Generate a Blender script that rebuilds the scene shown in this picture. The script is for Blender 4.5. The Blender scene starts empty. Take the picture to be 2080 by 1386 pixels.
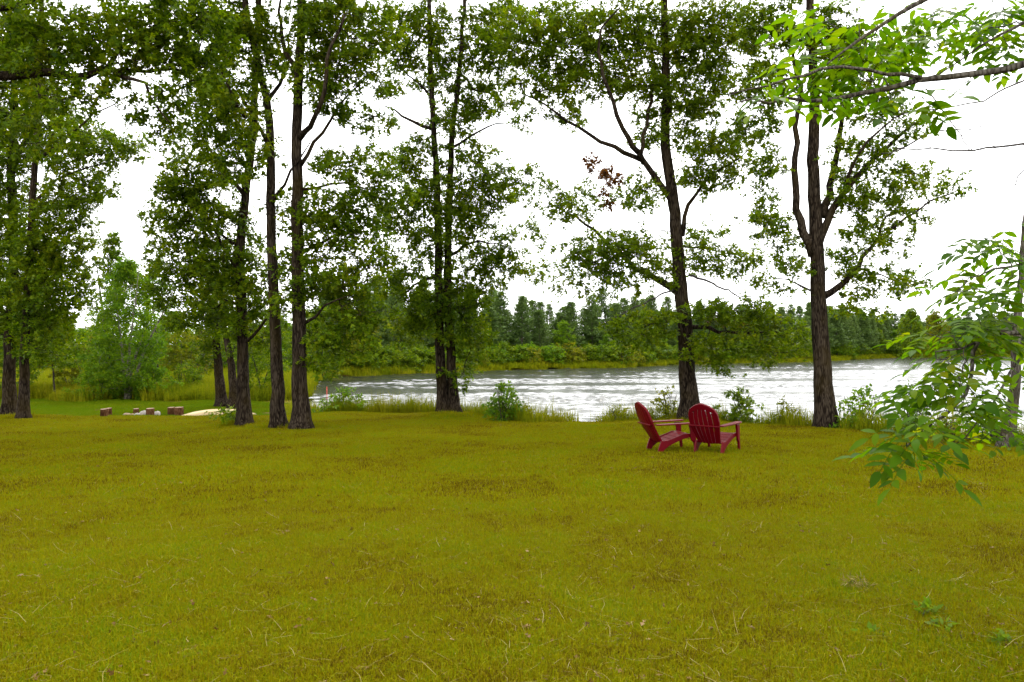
import bpy, math, random
import numpy as np
from mathutils import Vector, Euler

random.seed(7)
RNG = np.random.default_rng(7)
scene = bpy.context.scene
COL = scene.collection

# ------------------------------------------------------------------ camera
F_PX, CX, HY, CZ = 1593.0, 1040.0, 700.0, 1.65      # photo pixels (2080 wide), horizon row, eye height
cam_d = bpy.data.cameras.new('camera')
cam_d.sensor_width = 23.5
cam_d.lens = 18.0
cam_d.shift_y = (HY - 693.0) / 2080.0
cam_d.clip_start = 0.05
cam_d.clip_end = 3000
cam = bpy.data.objects.new('camera', cam_d)
COL.objects.link(cam)
cam.location = (0, 0, CZ)
cam.rotation_euler = (math.radians(90), 0, 0)
scene.camera = cam

# ------------------------------------------------------------------ sky and sun (bright overcast)
SUN_EL, SUN_AZ = math.radians(52), math.radians(20)      # azimuth from +Y towards +X
w = bpy.data.worlds.new('World')
scene.world = w
w.use_nodes = True
wn, wl = w.node_tree.nodes, w.node_tree.links
wn.clear()
sky = wn.new('ShaderNodeTexSky'); sky.sky_type = 'NISHITA'; sky.sun_disc = False
sky.sun_elevation = SUN_EL; sky.sun_rotation = SUN_AZ
tc = wn.new('ShaderNodeTexCoord')
mp = wn.new('ShaderNodeMapping'); mp.inputs['Scale'].default_value = (1, 1, 3)
nz = wn.new('ShaderNodeTexNoise'); nz.inputs['Scale'].default_value = 2.3; nz.inputs['Detail'].default_value = 6
rp = wn.new('ShaderNodeValToRGB')
rp.color_ramp.elements[0].position = 0.25; rp.color_ramp.elements[0].color = (.55, .55, .55, 1)
rp.color_ramp.elements[1].position = 0.45; rp.color_ramp.elements[1].color = (1, 1, 1, 1)
mx = wn.new('ShaderNodeMix'); mx.data_type = 'RGBA'
sp_ = wn.new('ShaderNodeSeparateXYZ'); wl.new(tc.outputs['Generated'], sp_.inputs[0])     # overcast sheet, brighter overhead
cr_ = wn.new('ShaderNodeMapRange'); cr_.inputs['To Min'].default_value = 13.0; cr_.inputs['To Max'].default_value = 15.0
wl.new(sp_.outputs['Z'], cr_.inputs['Value']); wl.new(cr_.outputs[0], mx.inputs['B'])
bg = wn.new('ShaderNodeBackground'); bg.inputs['Strength'].default_value = 0.1
wo = wn.new('ShaderNodeOutputWorld')
wl.new(tc.outputs['Generated'], mp.inputs['Vector']); wl.new(mp.outputs['Vector'], nz.inputs['Vector'])
wl.new(nz.outputs['Fac'], rp.inputs['Fac']); wl.new(rp.outputs['Color'], mx.inputs['Factor'])
wl.new(sky.outputs['Color'], mx.inputs['A']); wl.new(mx.outputs['Result'], bg.inputs['Color'])
wl.new(bg.outputs['Background'], wo.inputs['Surface'])
sun_d = bpy.data.lights.new('sun', 'SUN')
sun_d.energy = 1.5; sun_d.angle = math.radians(14); sun_d.color = (1, .96, .88)
sun = bpy.data.objects.new('sun', sun_d); COL.objects.link(sun)
sdir = Vector((math.cos(SUN_EL) * math.sin(SUN_AZ), math.cos(SUN_EL) * math.cos(SUN_AZ), math.sin(SUN_EL)))
sun.rotation_euler = sdir.to_track_quat('Z', 'Y').to_euler()
sun.location = (10, 30, 40)

vs = scene.view_settings
vs.view_transform = 'Standard'; vs.look = 'None'; vs.gamma = 1; vs.use_curve_mapping = False
vs.exposure = 1.5
scene.render.engine = 'CYCLES'
scene.cycles.use_denoising = True
scene.cycles.max_bounces = 6
scene.cycles.transparent_max_bounces = 6
scene.cycles.diffuse_bounces = 3
scene.cycles.caustics_reflective = False
scene.cycles.caustics_refractive = False
scene.cycles.sample_clamp_indirect = 4

# ------------------------------------------------------------------ helpers
def P(px, py, d):
    return np.array([(px - CX) / F_PX * d, d, CZ + (HY - py) / F_PX * d])

def tag(o, label=None, cat=None, group=None, kind=None):
    if label: o['label'] = label
    if cat: o['category'] = cat
    if group: o['group'] = group
    if kind: o['kind'] = kind
    return o

def empty(name, loc=(0, 0, 0), rz=0):
    o = bpy.data.objects.new(name, None); COL.objects.link(o)
    o.location = loc; o.rotation_euler = (0, 0, rz); o.empty_display_size = .2
    return o

class MB:
    """collects polygons as numpy blocks and links them as one mesh object"""
    def __init__(s): s.v = []; s.f = []; s.n = 0; s.m = []
    def add(s, verts, faces, mat=0):
        verts = np.asarray(verts, float)
        s.v.append(verts)
        for f in faces: s.f.append(tuple(int(i) + s.n for i in f)); s.m.append(mat)
        s.n += len(verts)
    def tube(s, pts, radii, sides=6, cap=True, jitter=0):
        pts = np.asarray(pts, float); n = len(pts)
        radii = np.asarray(radii, float)
        t = np.gradient(pts, axis=0); t /= np.linalg.norm(t, axis=1)[:, None] + 1e-9
        ref = np.array([0, 1, 0]) if abs(t[0][1]) < .8 else np.array([1, 0, 0])
        a = np.cross(t, ref); a /= np.linalg.norm(a, axis=1)[:, None] + 1e-9
        b = np.cross(t, a)
        ang = np.linspace(0, 2 * math.pi, sides, endpoint=False)
        r = radii[:, None] * np.ones(sides)
        if jitter: r = r * (1 + jitter * RNG.standard_normal((1, sides)) + jitter * .6 * RNG.standard_normal((n, sides)))
        vv = pts[:, None, :] + r[:, :, None] * (np.cos(ang)[None, :, None] * a[:, None, :] + np.sin(ang)[None, :, None] * b[:, None, :])
        faces = []
        for i in range(n - 1):
            for j in range(sides):
                k = (j + 1) % sides
                faces.append((i * sides + j, i * sides + k, (i + 1) * sides + k, (i + 1) * sides + j))
        if cap:
            faces.append(tuple(range((n - 1) * sides, n * sides))); faces.append(tuple(range(sides - 1, -1, -1)))
        s.add(vv.reshape(-1, 3), faces)
    def box(s, c, size, rot=None):
        h = np.array(size) / 2
        vv = np.array([[x, y, z] for x in (-1, 1) for y in (-1, 1) for z in (-1, 1)]) * h
        if rot is not None: vv = vv @ np.array(rot).T
        s.add(vv + np.array(c), [(0, 1, 3, 2), (4, 6, 7, 5), (0, 4, 5, 1), (2, 3, 7, 6), (0, 2, 6, 4), (1, 5, 7, 3)])
    def prism(s, poly, axis_vec):
        """poly: list of 3-D points (planar), extruded by axis_vec"""
        p = np.asarray(poly, float); n = len(p); q = p + np.asarray(axis_vec)
        fs = [tuple(range(n - 1, -1, -1)), tuple(range(n, 2 * n))]
        for i in range(n):
            k = (i + 1) % n; fs.append((i, k, n + k, n + i))
        s.add(np.vstack([p, q]), fs)
    def mesh(s, name, mats, smooth=True):
        me = bpy.data.meshes.new(name)
        me.from_pydata(np.vstack(s.v).tolist() if s.v else [], [], s.f)
        if not isinstance(mats, (list, tuple)): mats = [mats]
        for m in mats: me.materials.append(m)
        if len(mats) > 1: me.polygons.foreach_set('material_index', s.m)
        if smooth: me.polygons.foreach_set('use_smooth', [True] * len(me.polygons))
        me.update()
        return me
    def build(s, name, mats, parent=None, smooth=True, kind=None):
        return link(name, s.mesh(name, mats, smooth), parent, kind)

def link(name, me, parent=None, kind=None):
    o = bpy.data.objects.new(name, me); COL.objects.link(o)
    if parent is not None: o.parent = parent
    if kind: o['kind'] = kind
    return o

def tri_mesh(name, verts, tris, mat):
    """fast mesh from numpy arrays of triangles"""
    me = bpy.data.meshes.new(name)
    nv, nt = len(verts), len(tris)
    me.vertices.add(nv); me.vertices.foreach_set('co', np.ascontiguousarray(verts, np.float32).ravel())
    me.loops.add(nt * 3); me.loops.foreach_set('vertex_index', np.ascontiguousarray(tris, np.int32).ravel())
    me.polygons.add(nt); me.polygons.foreach_set('loop_start', np.arange(0, nt * 3, 3, dtype=np.int32))
    me.materials.append(mat); me.update(calc_edges=True); me.validate()
    return me

def catmull(pts, step=.35):
    pts = np.asarray(pts, float)
    if len(pts) < 2: return pts
    ext = np.vstack([2 * pts[0] - pts[1], pts, 2 * pts[-1] - pts[-2]])
    out = []
    for i in range(1, len(ext) - 2):
        p0, p1, p2, p3 = ext[i - 1:i + 3]
        n = max(2, int(np.linalg.norm(p2 - p1) / step))
        for t in np.linspace(0, 1, n, endpoint=False):
            out.append(.5 * ((2 * p1) + (-p0 + p2) * t + (2 * p0 - 5 * p1 + 4 * p2 - p3) * t * t + (-p0 + 3 * p1 - 3 * p2 + p3) * t ** 3))
    out.append(pts[-1])
    return np.array(out)

# ------------------------------------------------------------------ materials
def mat_new(name):
    m = bpy.data.materials.new(name); m.use_nodes = True
    nt = m.node_tree; nt.nodes.clear()
    return m, nt.nodes, nt.links

def N(nodes, kind, **kw):
    n = nodes.new(kind)
    for k, v in kw.items():
        if k in n.inputs: n.inputs[k].default_value = v
        else: setattr(n, k, v)
    return n

def ramp(nodes, stops):
    r = nodes.new('ShaderNodeValToRGB'); e = r.color_ramp.elements
    while len(e) < len(stops): e.new(.5)
    for i, (p, c) in enumerate(stops):
        e[i].position = p; e[i].color = (*c, 1)
    return r

def leaf_mat(name, stops, scale=1.1, transl=.5, rough=.55, spec=.08):
    """per-leaf colour from island randomness and patches from position"""
    m, n, l = mat_new(name)
    geo = N(n, 'ShaderNodeNewGeometry')
    noi = N(n, 'ShaderNodeTexNoise', Scale=scale, Detail=2.0)
    l.new(geo.outputs['Position'], noi.inputs['Vector'])
    a = N(n, 'ShaderNodeMath', operation='MULTIPLY_ADD'); a.inputs[1].default_value = .55
    l.new(geo.outputs['Random Per Island'], a.inputs[0])
    b = N(n, 'ShaderNodeMath', operation='MULTIPLY_ADD'); b.inputs[1].default_value = .9; b.inputs[2].default_value = -.22
    l.new(noi.outputs['Fac'], b.inputs[0]); l.new(b.outputs[0], a.inputs[2])
    r = ramp(n, stops); l.new(a.outputs[0], r.inputs['Fac'])
    p = N(n, 'ShaderNodeBsdfPrincipled', Roughness=rough); p.inputs['Specular IOR Level'].default_value = spec
    l.new(r.outputs['Color'], p.inputs['Base Color'])
    t = N(n, 'ShaderNodeBsdfTranslucent')
    br = N(n, 'ShaderNodeMix', data_type='RGBA', blend_type='MULTIPLY'); br.inputs['Factor'].default_value = 1
    br.inputs['B'].default_value = (1.5, 1.45, .5, 1); l.new(r.outputs['Color'], br.inputs['A']); l.new(br.outputs['Result'], t.inputs['Color'])
    mx = N(n, 'ShaderNodeMixShader'); mx.inputs[0].default_value = transl
    l.new(p.outputs[0], mx.inputs[1]); l.new(t.outputs[0], mx.inputs[2])
    o = N(n, 'ShaderNodeOutputMaterial'); l.new(mx.outputs[0], o.inputs['Surface'])
    return m

def noise_mat(name, stops, scale=6, stretch=(1, 1, 1), rough=.8, bump=.3, bscale=20, bdist=.02, spec=.3, detail=6):
    m, n, l = mat_new(name)
    tcn = N(n, 'ShaderNodeTexCoord')
    mpn = N(n, 'ShaderNodeMapping'); mpn.inputs['Scale'].default_value = stretch
    l.new(tcn.outputs['Object'], mpn.inputs['Vector'])
    a = N(n, 'ShaderNodeTexNoise', Scale=scale, Detail=detail); l.new(mpn.outputs[0], a.inputs['Vector'])
    r = ramp(n, stops); l.new(a.outputs['Fac'], r.inputs['Fac'])
    p = N(n, 'ShaderNodeBsdfPrincipled', Roughness=rough); p.inputs['Specular IOR Level'].default_value = spec
    l.new(r.outputs['Color'], p.inputs['Base Color'])
    if bump:
        b = N(n, 'ShaderNodeTexNoise', Scale=bscale, Detail=5.0); l.new(mpn.outputs[0], b.inputs['Vector'])
        bp = N(n, 'ShaderNodeBump', Strength=bump, Distance=bdist); l.new(b.outputs['Fac'], bp.inputs['Height'])
        l.new(bp.outputs[0], p.inputs['Normal'])
    o = N(n, 'ShaderNodeOutputMaterial'); l.new(p.outputs[0], o.inputs['Surface'])
    return m

def bark_mat(name, dark, mid, light, moss):
    m, n, l = mat_new(name)
    geo = N(n, 'ShaderNodeNewGeometry')
    mpn = N(n, 'ShaderNodeMapping'); mpn.inputs['Scale'].default_value = (1, 1, .16)
    l.new(geo.outputs['Position'], mpn.inputs['Vector'])
    wob = N(n, 'ShaderNodeTexNoise', Scale=7.0, Detail=3.0); l.new(mpn.outputs[0], wob.inputs['Vector'])
    addv = N(n, 'ShaderNodeMix', data_type='RGBA', blend_type='ADD'); addv.inputs['Factor'].default_value = .12
    l.new(mpn.outputs[0], addv.inputs['A']); l.new(wob.outputs['Color'], addv.inputs['B'])
    vo = N(n, 'ShaderNodeTexVoronoi', Scale=24.0, feature='DISTANCE_TO_EDGE'); l.new(addv.outputs['Result'], vo.inputs['Vector'])
    n1 = N(n, 'ShaderNodeTexNoise', Scale=9.0, Detail=8.0); l.new(mpn.outputs[0], n1.inputs['Vector'])
    h = N(n, 'ShaderNodeMath', operation='MULTIPLY_ADD'); h.inputs[1].default_value = 1.6
    l.new(vo.outputs['Distance'], h.inputs[0]); l.new(n1.outputs['Fac'], h.inputs[2])
    r = ramp(n, [(.38, dark), (.6, mid), (.95, light)]); l.new(h.outputs[0], r.inputs['Fac'])
    n2 = N(n, 'ShaderNodeTexNoise', Scale=1.6, Detail=5.0); l.new(geo.outputs['Position'], n2.inputs['Vector'])
    r2 = ramp(n, [(.47, (0, 0, 0)), (.68, (1, 1, 1))]); l.new(n2.outputs['Fac'], r2.inputs['Fac'])
    fm = N(n, 'ShaderNodeMath', operation='MULTIPLY'); fm.inputs[1].default_value = .55; l.new(r2.outputs['Color'], fm.inputs[0])
    mm = N(n, 'ShaderNodeMix', data_type='RGBA'); mm.inputs['B'].default_value = (*moss, 1)
    l.new(fm.outputs[0], mm.inputs['Factor']); l.new(r.outputs['Color'], mm.inputs['A'])
    p = N(n, 'ShaderNodeBsdfPrincipled', Roughness=.95); p.inputs['Specular IOR Level'].default_value = .03
    l.new(mm.outputs['Result'], p.inputs['Base Color'])
    bp = N(n, 'ShaderNodeBump', Strength=.9, Distance=.03); l.new(h.outputs[0], bp.inputs['Height']); l.new(bp.outputs[0], p.inputs['Normal'])
    o = N(n, 'ShaderNodeOutputMaterial'); l.new(p.outputs[0], o.inputs['Surface'])
    return m

OAK_STOPS = [(.1, (.017, .042, .001)), (.42, (.058, .108, .0014)), (.7, (.112, .166, .0018)), (.95, (.18, .195, .004))]
M_OAK = leaf_mat('oak_leaves', OAK_STOPS, .9)
M_OAKL = leaf_mat('oak_leaves_light', [(.1, (.025, .058, .0012)), (.45, (.076, .130, .002)), (.75, (.128, .18, .0025)), (.95, (.19, .205, .004))], .9)
M_BROWN = leaf_mat('dead_leaves', [(.1, (.03, .012, .004)), (.6, (.085, .03, .006)), (.95, (.13, .05, .01))], 2)
M_ASH = leaf_mat('ash_leaves', [(.1, (.020, .058, .0015)), (.5, (.050, .115, .002)), (.8, (.09, .15, .002)), (.97, (.18, .185, .003))], 1.6, transl=.6, rough=.5, spec=.04)
M_BIRCH = leaf_mat('birch_leaves', [(.1, (.026, .070, .003)), (.5, (.068, .14, .004)), (.9, (.125, .185, .006))], .5)
M_SHRUB = leaf_mat('shrub_leaves', [(.1, (.024, .060, .002)), (.5, (.064, .115, .003)), (.9, (.13, .16, .004))], .6)
M_SHRUBY = leaf_mat('shrub_leaves_yellow', [(.1, (.045, .070, .002)), (.5, (.095, .115, .003)), (.9, (.16, .145, .005))], .6)
M_PINE = leaf_mat('pine_needles', [(.1, (.034, .066, .014)), (.5, (.068, .115, .026)), (.9, (.11, .155, .042))], .12, transl=.2)  # no haze is built; the fading of the far pines is put into this colour
M_BARK = bark_mat('oak_bark', (.003, .002, .0013), (.013, .009, .006), (.046, .035, .024), (.026, .018, .004))
M_BARKG = bark_mat('grey_bark', (.012, .010, .008), (.04, .034, .026), (.10, .09, .075), (.05, .042, .012))
M_TWIG = noise_mat('twig_bark', [(.3, (.010, .007, .004)), (.7, (.03, .021, .013))], bump=0)
M_DEADWOOD = noise_mat('dead_wood', [(.3, (.02, .017, .014)), (.7, (.06, .05, .042))], bump=0)
M_PBARK = noise_mat('pine_bark', [(.3, (.03, .02, .014)), (.7, (.09, .066, .05))], bump=0)
M_WHITEBARK = noise_mat('birch_bark', [(.35, (.03, .026, .02)), (.5, (.12, .11, .075)), (.8, (.22, .20, .15))], scale=5, stretch=(1, 1, 3), bump=0)

def grass_mat(name, stops, scale, transl=.35, tipvar=.4):
    m, n, l = mat_new(name)
    geo = N(n, 'ShaderNodeNewGeometry')
    oi = N(n, 'ShaderNodeObjectInfo')
    big = N(n, 'ShaderNodeTexNoise', Scale=scale, Detail=5.0, Roughness=.65); l.new(geo.outputs['Position'], big.inputs['Vector'])
    a = N(n, 'ShaderNodeMath', operation='MULTIPLY_ADD'); a.inputs[1].default_value = tipvar
    l.new(geo.outputs['Random Per Island'], a.inputs[0])
    b = N(n, 'ShaderNodeMath', operation='MULTIPLY_ADD'); b.inputs[1].default_value = 1.6; b.inputs[2].default_value = -.58 - .5 * (tipvar - .6)
    l.new(big.outputs['Fac'], b.inputs[0]); l.new(b.outputs[0], a.inputs[2])
    fine = N(n, 'ShaderNodeTexNoise', Scale=5.0, Detail=4.0, Roughness=.7); l.new(geo.outputs['Position'], fine.inputs['Vector'])
    f2 = N(n, 'ShaderNodeMath', operation='MULTIPLY_ADD'); f2.inputs[1].default_value = .9; l.new(fine.outputs['Fac'], f2.inputs[0])
    f3 = N(n, 'ShaderNodeMath', operation='SUBTRACT'); f3.inputs[1].default_value = .45; l.new(a.outputs[0], f3.inputs[0]); l.new(f3.outputs[0], f2.inputs[2])
    r = ramp(n, stops); l.new(f2.outputs[0], r.inputs['Fac'])
    p = N(n, 'ShaderNodeBsdfPrincipled', Roughness=.6); p.inputs['Specular IOR Level'].default_value = .03
    l.new(r.outputs['Color'], p.inputs['Base Color'])
    t = N(n, 'ShaderNodeBsdfTranslucent'); l.new(r.outputs['Color'], t.inputs['Color'])
    mx = N(n, 'ShaderNodeMixShader'); mx.inputs[0].default_value = transl
    l.new(p.outputs[0], mx.inputs[1]); l.new(t.outputs[0], mx.inputs[2])
    o = N(n, 'ShaderNodeOutputMaterial'); l.new(mx.outputs[0], o.inputs['Surface'])
    return m

M_GRASS = grass_mat('lawn_grass', [(.0, (.045, .024, .002)), (.2, (.124, .092, .001)), (.45, (.170, .154, .0005)), (.7, (.160, .164, .0005)), (1, (.095, .140, .001))], .55, tipvar=.85)
M_GREEN = grass_mat('green_lawn_grass', [(.0, (.095, .105, .001)), (.5, (.085, .13, .001)), (1, (.055, .115, .001))], .3)
M_TALL = grass_mat('tall_grass', [(.0, (.065, .095, .002)), (.4, (.11, .135, .002)), (.7, (.16, .165, .003)), (1, (.22, .19, .008))], .35)
M_STRAW = leaf_mat('straw', [(.1, (.11, .085, .02)), (.6, (.19, .15, .05)), (.95, (.28, .23, .11))], 3, transl=.2)
M_LITTER = leaf_mat('leaf_litter', [(.1, (.03, .014, .003)), (.4, (.07, .036, .007)), (.75, (.13, .08, .025)), (.97, (.26, .18, .09))], 3, transl=.15)

# ------------------------------------------------------------------ terrain
WATER_Z = -2.0
NEAR_EDGE = [(-10.5, 38), (-9.2, 33.5), (-7.4, 29.6), (-3, 28), (-1, 27), (0, 24.6), (.6, 23.4), (1.5, 23.1), (3, 23.7), (5.5, 24.4), (7.2, 22.8),
             (8.7, 20.8), (9.3, 18.6), (10.2, 16.8), (13, 14.8), (20, 12.5), (45, 8), (120, 0), (260, 0)]
def S(px, py):
    d = (CZ - WATER_Z) * F_PX / (py - HY); return ((px - CX) / F_PX * d, d)
FAR_SHORE = [S(630, 768), S(750, 762), S(870, 757), S(1000, 752), S(1130, 749), S(1250, 747), S(1340, 742), S(1500, 738), S(1640, 735), S(1800, 727), S(2080, 724)]
LAKE = NEAR_EDGE + [(300, 120), (220, 255)] + FAR_SHORE[::-1] + [(-17.5, 68), (-13, 48)]
LAKE_A = np.array(LAKE)

def lake_sd(x, y):
    """signed distance to the shore, positive inside the lake"""
    x = np.asarray(x, float); y = np.asarray(y, float)
    shp = x.shape; x = x.ravel(); y = y.ravel()
    best = np.full(x.shape, 1e9); inside = np.zeros(x.shape, bool)
    n = len(LAKE_A)
    for i in range(n):
        ax, ay = LAKE_A[i]; bx_, by = LAKE_A[(i + 1) % n]
        dx, dy = bx_ - ax, by - ay
        t = np.clip(((x - ax) * dx + (y - ay) * dy) / (dx * dx + dy * dy), 0, 1)
        best = np.minimum(best, np.hypot(x - ax - t * dx, y - ay - t * dy))
        cond = ((ay > y) != (by > y))
        with np.errstate(divide='ignore', invalid='ignore'):
            xi = ax + (y - ay) / (by - ay if by != ay else 1e-9) * dx
        inside ^= cond & (x < xi)
    return np.where(inside, best, -best).reshape(shp)

def sst(a, b, v):
    t = np.clip((v - a) / (b - a), 0, 1); return t * t * (3 - 2 * t)

def land_z(x, y):
    x = np.asarray(x, float); y = np.asarray(y, float)
    base = np.interp(y, [-60, 0, 2, 14, 26, 32], [.6, 0, 0, -.33, -.75, -.97])
    low = np.interp(y, [-60, 0, 2, 14, 26, 29, 33, 36.5, 44, 300], [.6, 0, 0, -.33, -.80, -1.12, -1.55, -1.76, -1.80, -1.80])
    left = sst(-5.5, -8.5, x)
    z = base * (1 - left) + low * left
    far = sst(60, 110, y); z = z * (1 - far) + (-1.75) * far
    # gentle rise of the wooded land behind the far shore
    z = z + 1.2 * sst(8, 60, -lake_sd(x, y)) * sst(85, 130, y)
    bump = .035 * np.sin(x * .9 + 1.3 * np.sin(y * .5)) * np.sin(y * .7 + .6 * np.sin(x * .8)) + .02 * np.sin(x * 2.1 + y * 1.4) * np.sin(y * 1.9 - x)
    return z + bump * np.interp(y, [0, 6, 40], [.4, 1, 1])

MOUNDS = []      # (x, y, height, radius) little rises round the tree feet
def gz(x, y):
    x = np.asarray(x, float); y = np.asarray(y, float)
    sd = lake_sd(x, y)
    z = land_z(x, y)
    for mx_, my_, h, r in MOUNDS:
        z = z + h * np.exp(-((x - mx_) ** 2 + (y - my_) ** 2) / (r * r))
    # the bank: short steep drop inside the lake outline on the near side, flat on the far side
    near = 1 - sst(34, 60, y)
    wdt = 3.2 * near + 1.5 * (1 - near)
    k = sst(-.25, 1, sd / wdt)
    return z * (1 - k) + (-2.8) * k

def gz1(x, y): return float(gz(np.array([x]), np.array([y]))[0])

def G(px, py, dmin=4, dmax=90):
    """first hit of the photo ray with the land"""
    d = np.arange(dmin, dmax, .05)
    x = (px - CX) / F_PX * d; z = CZ + (HY - py) / F_PX * d
    hit = np.nonzero(z <= gz(x, d))[0]
    i = hit[0] if len(hit) else -1
    return np.array([x[i], d[i], z[i]])

MOUNDS += [(float(a[0]), float(a[1]), h, r) for a, h, r in ((G(495, 862), .09, .9), (G(588, 868), .09, 1.0), (G(908, 847), .10, 1.1), (G(1403, 858), .07, .9), (G(1678, 872), .10, .9), (G(35, 850), .06, 1.0))]

def axis_nodes(lo, hi, fine_lo, fine_hi, step, grow):
    a = list(np.arange(fine_lo, fine_hi + 1e-6, step)); s = step
    x = fine_hi
    while x < hi: s *= grow; x += s; a.append(x)
    s = step; x = fine_lo; b = []
    while x > lo: s *= grow; x -= s; b.append(x)
    return np.array(b[::-1] + a)
gx = axis_nodes(-900, 900, -16, 14, .25, 1.1); gy = axis_nodes(-120, 1500, 0, 40, .25, 1.08)
XX, YY = np.meshgrid(gx, gy)
ZZ = gz(XX, YY)
nx, ny = len(gx), len(gy)
ii = np.arange(nx * ny).reshape(ny, nx)
q = np.stack([ii[:-1, :-1], ii[:-1, 1:], ii[1:, 1:], ii[1:, :-1]], -1).reshape(-1, 4)
me = bpy.data.meshes.new('ground')
me.vertices.add(nx * ny); me.vertices.foreach_set('co', np.stack([XX, YY, ZZ], -1).astype(np.float32).ravel())
me.loops.add(len(q) * 4); me.loops.foreach_set('vertex_index', q.astype(np.int32).ravel())
me.polygons.add(len(q)); me.polygons.foreach_set('loop_start', np.arange(0, len(q) * 4, 4, dtype=np.int32))
me.polygons.foreach_set('use_smooth', np.ones(len(q), bool))
me.update(calc_edges=True)
M_GROUND = noise_mat('turf_soil', [(.3, (.04, .022, .004)), (.5, (.065, .05, .002)), (.7, (.06, .055, .002))], scale=.9, bump=.6, bscale=14, bdist=.05, spec=.05, rough=.95)
wd_ = me.attributes.new('wood', 'FLOAT', 'POINT')
wd_.data.foreach_set('value', (sst(4, 7, -lake_sd(XX, YY)) * sst(84, 100, YY)).astype(np.float32).ravel())
_n, _l = M_GROUND.node_tree.nodes, M_GROUND.node_tree.links
_p = [q_ for q_ in _n if q_.type == 'BSDF_PRINCIPLED'][0]; _src = _p.inputs['Base Color'].links[0].from_socket
_a = _n.new('ShaderNodeAttribute'); _a.attribute_name = 'wood'
_m = _n.new('ShaderNodeMix'); _m.data_type = 'RGBA'; _m.inputs['B'].default_value = (.02, .017, .007, 1)      # needle-covered floor of the wood
_l.new(_a.outputs['Fac'], _m.inputs['Factor']); _l.new(_src, _m.inputs['A']); _l.new(_m.outputs['Result'], _p.inputs['Base Color'])
me.materials.append(M_GROUND)
ground = link('ground', me); tag(ground, kind='structure', label='mown olive green lawn sloping down to the lake', cat='ground')

# ------------------------------------------------------------------ water
def ripple_height(x, y):
    """short wind waves, gathered in patches, dying out under the far shore"""
    r_ = np.random.default_rng(91); h = np.zeros_like(x)
    for i in range(46):
        lam = .55 * (1.8 / .55) ** r_.random(); th = math.radians(97) + r_.normal(0, .75); k = 2 * math.pi / lam
        amp = .050 * lam / (2 * math.pi)
        h += amp * np.sin(k * (x * math.cos(th) + y * math.sin(th)) + r_.uniform(0, 6.28))
    p = np.zeros_like(x)
    for i in range(14):
        k = 2 * math.pi / r_.uniform(6, 24); th = math.radians(90) + r_.normal(0, .5)
        p += np.sin(k * (.45 * x * math.cos(th) + y * math.sin(th)) + r_.uniform(0, 6.28))
    patch = np.clip(.75 + .34 * p / 1.6, .12, 1.5)
    return h * patch * np.interp(y, [10, 50, 75, 110, 300], [1, 1, .95, .9, .9])
dr_ = [9.0]
while dr_[-1] < 300: dr_.append(dr_[-1] + (.26 if dr_[-1] < 75 else .26 * 1.012 ** ((dr_[-1] - 75) * 1.6)))
dr_ = np.array(dr_); tcol = np.linspace(-1, 1, 340)
WX = tcol[None, :] * (.72 * dr_[:, None] + 8); WY = np.repeat(dr_[:, None], len(tcol), 1); WZ = WATER_Z + ripple_height(WX, WY)
ny_, nx_ = WX.shape; iw = np.arange(nx_ * ny_).reshape(ny_, nx_)
qw = np.stack([iw[:-1, :-1], iw[:-1, 1:], iw[1:, 1:], iw[1:, :-1]], -1).reshape(-1, 4)
cx4 = WX.ravel()[qw].mean(1); cy4 = WY.ravel()[qw].mean(1)
qw = qw[lake_sd(cx4, cy4) > -2.5]                                        # only where there is lake
used = np.unique(qw); remap = np.zeros(nx_ * ny_, int); remap[used] = np.arange(len(used)); qw = remap[qw]
wm = bpy.data.meshes.new('lake')
wm.vertices.add(len(used)); wm.vertices.foreach_set('co', np.stack([WX, WY, WZ], -1).reshape(-1, 3)[used].astype(np.float32).ravel())
wm.loops.add(len(qw) * 4); wm.loops.foreach_set('vertex_index', qw.astype(np.int32).ravel())
wm.polygons.add(len(qw)); wm.polygons.foreach_set('loop_start', np.arange(0, len(qw) * 4, 4, dtype=np.int32))
wm.polygons.foreach_set('use_smooth', np.ones(len(qw), bool)); wm.update(calc_edges=True)
M_WATER = noise_mat('lake_water', [(.3, (.010, .012, .007)), (.7, (.014, .016, .009))], scale=.2, rough=.17, bump=.12, bscale=5, bdist=.03, spec=.5, detail=2)
for q_ in M_WATER.node_tree.nodes:
    if q_.type == 'BSDF_PRINCIPLED': q_.inputs['IOR'].default_value = 1.33
wm.materials.append(M_WATER)
tag(link('lake', wm), kind='structure', label='pale rippled lake beyond the lawn', cat='lake')

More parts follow.
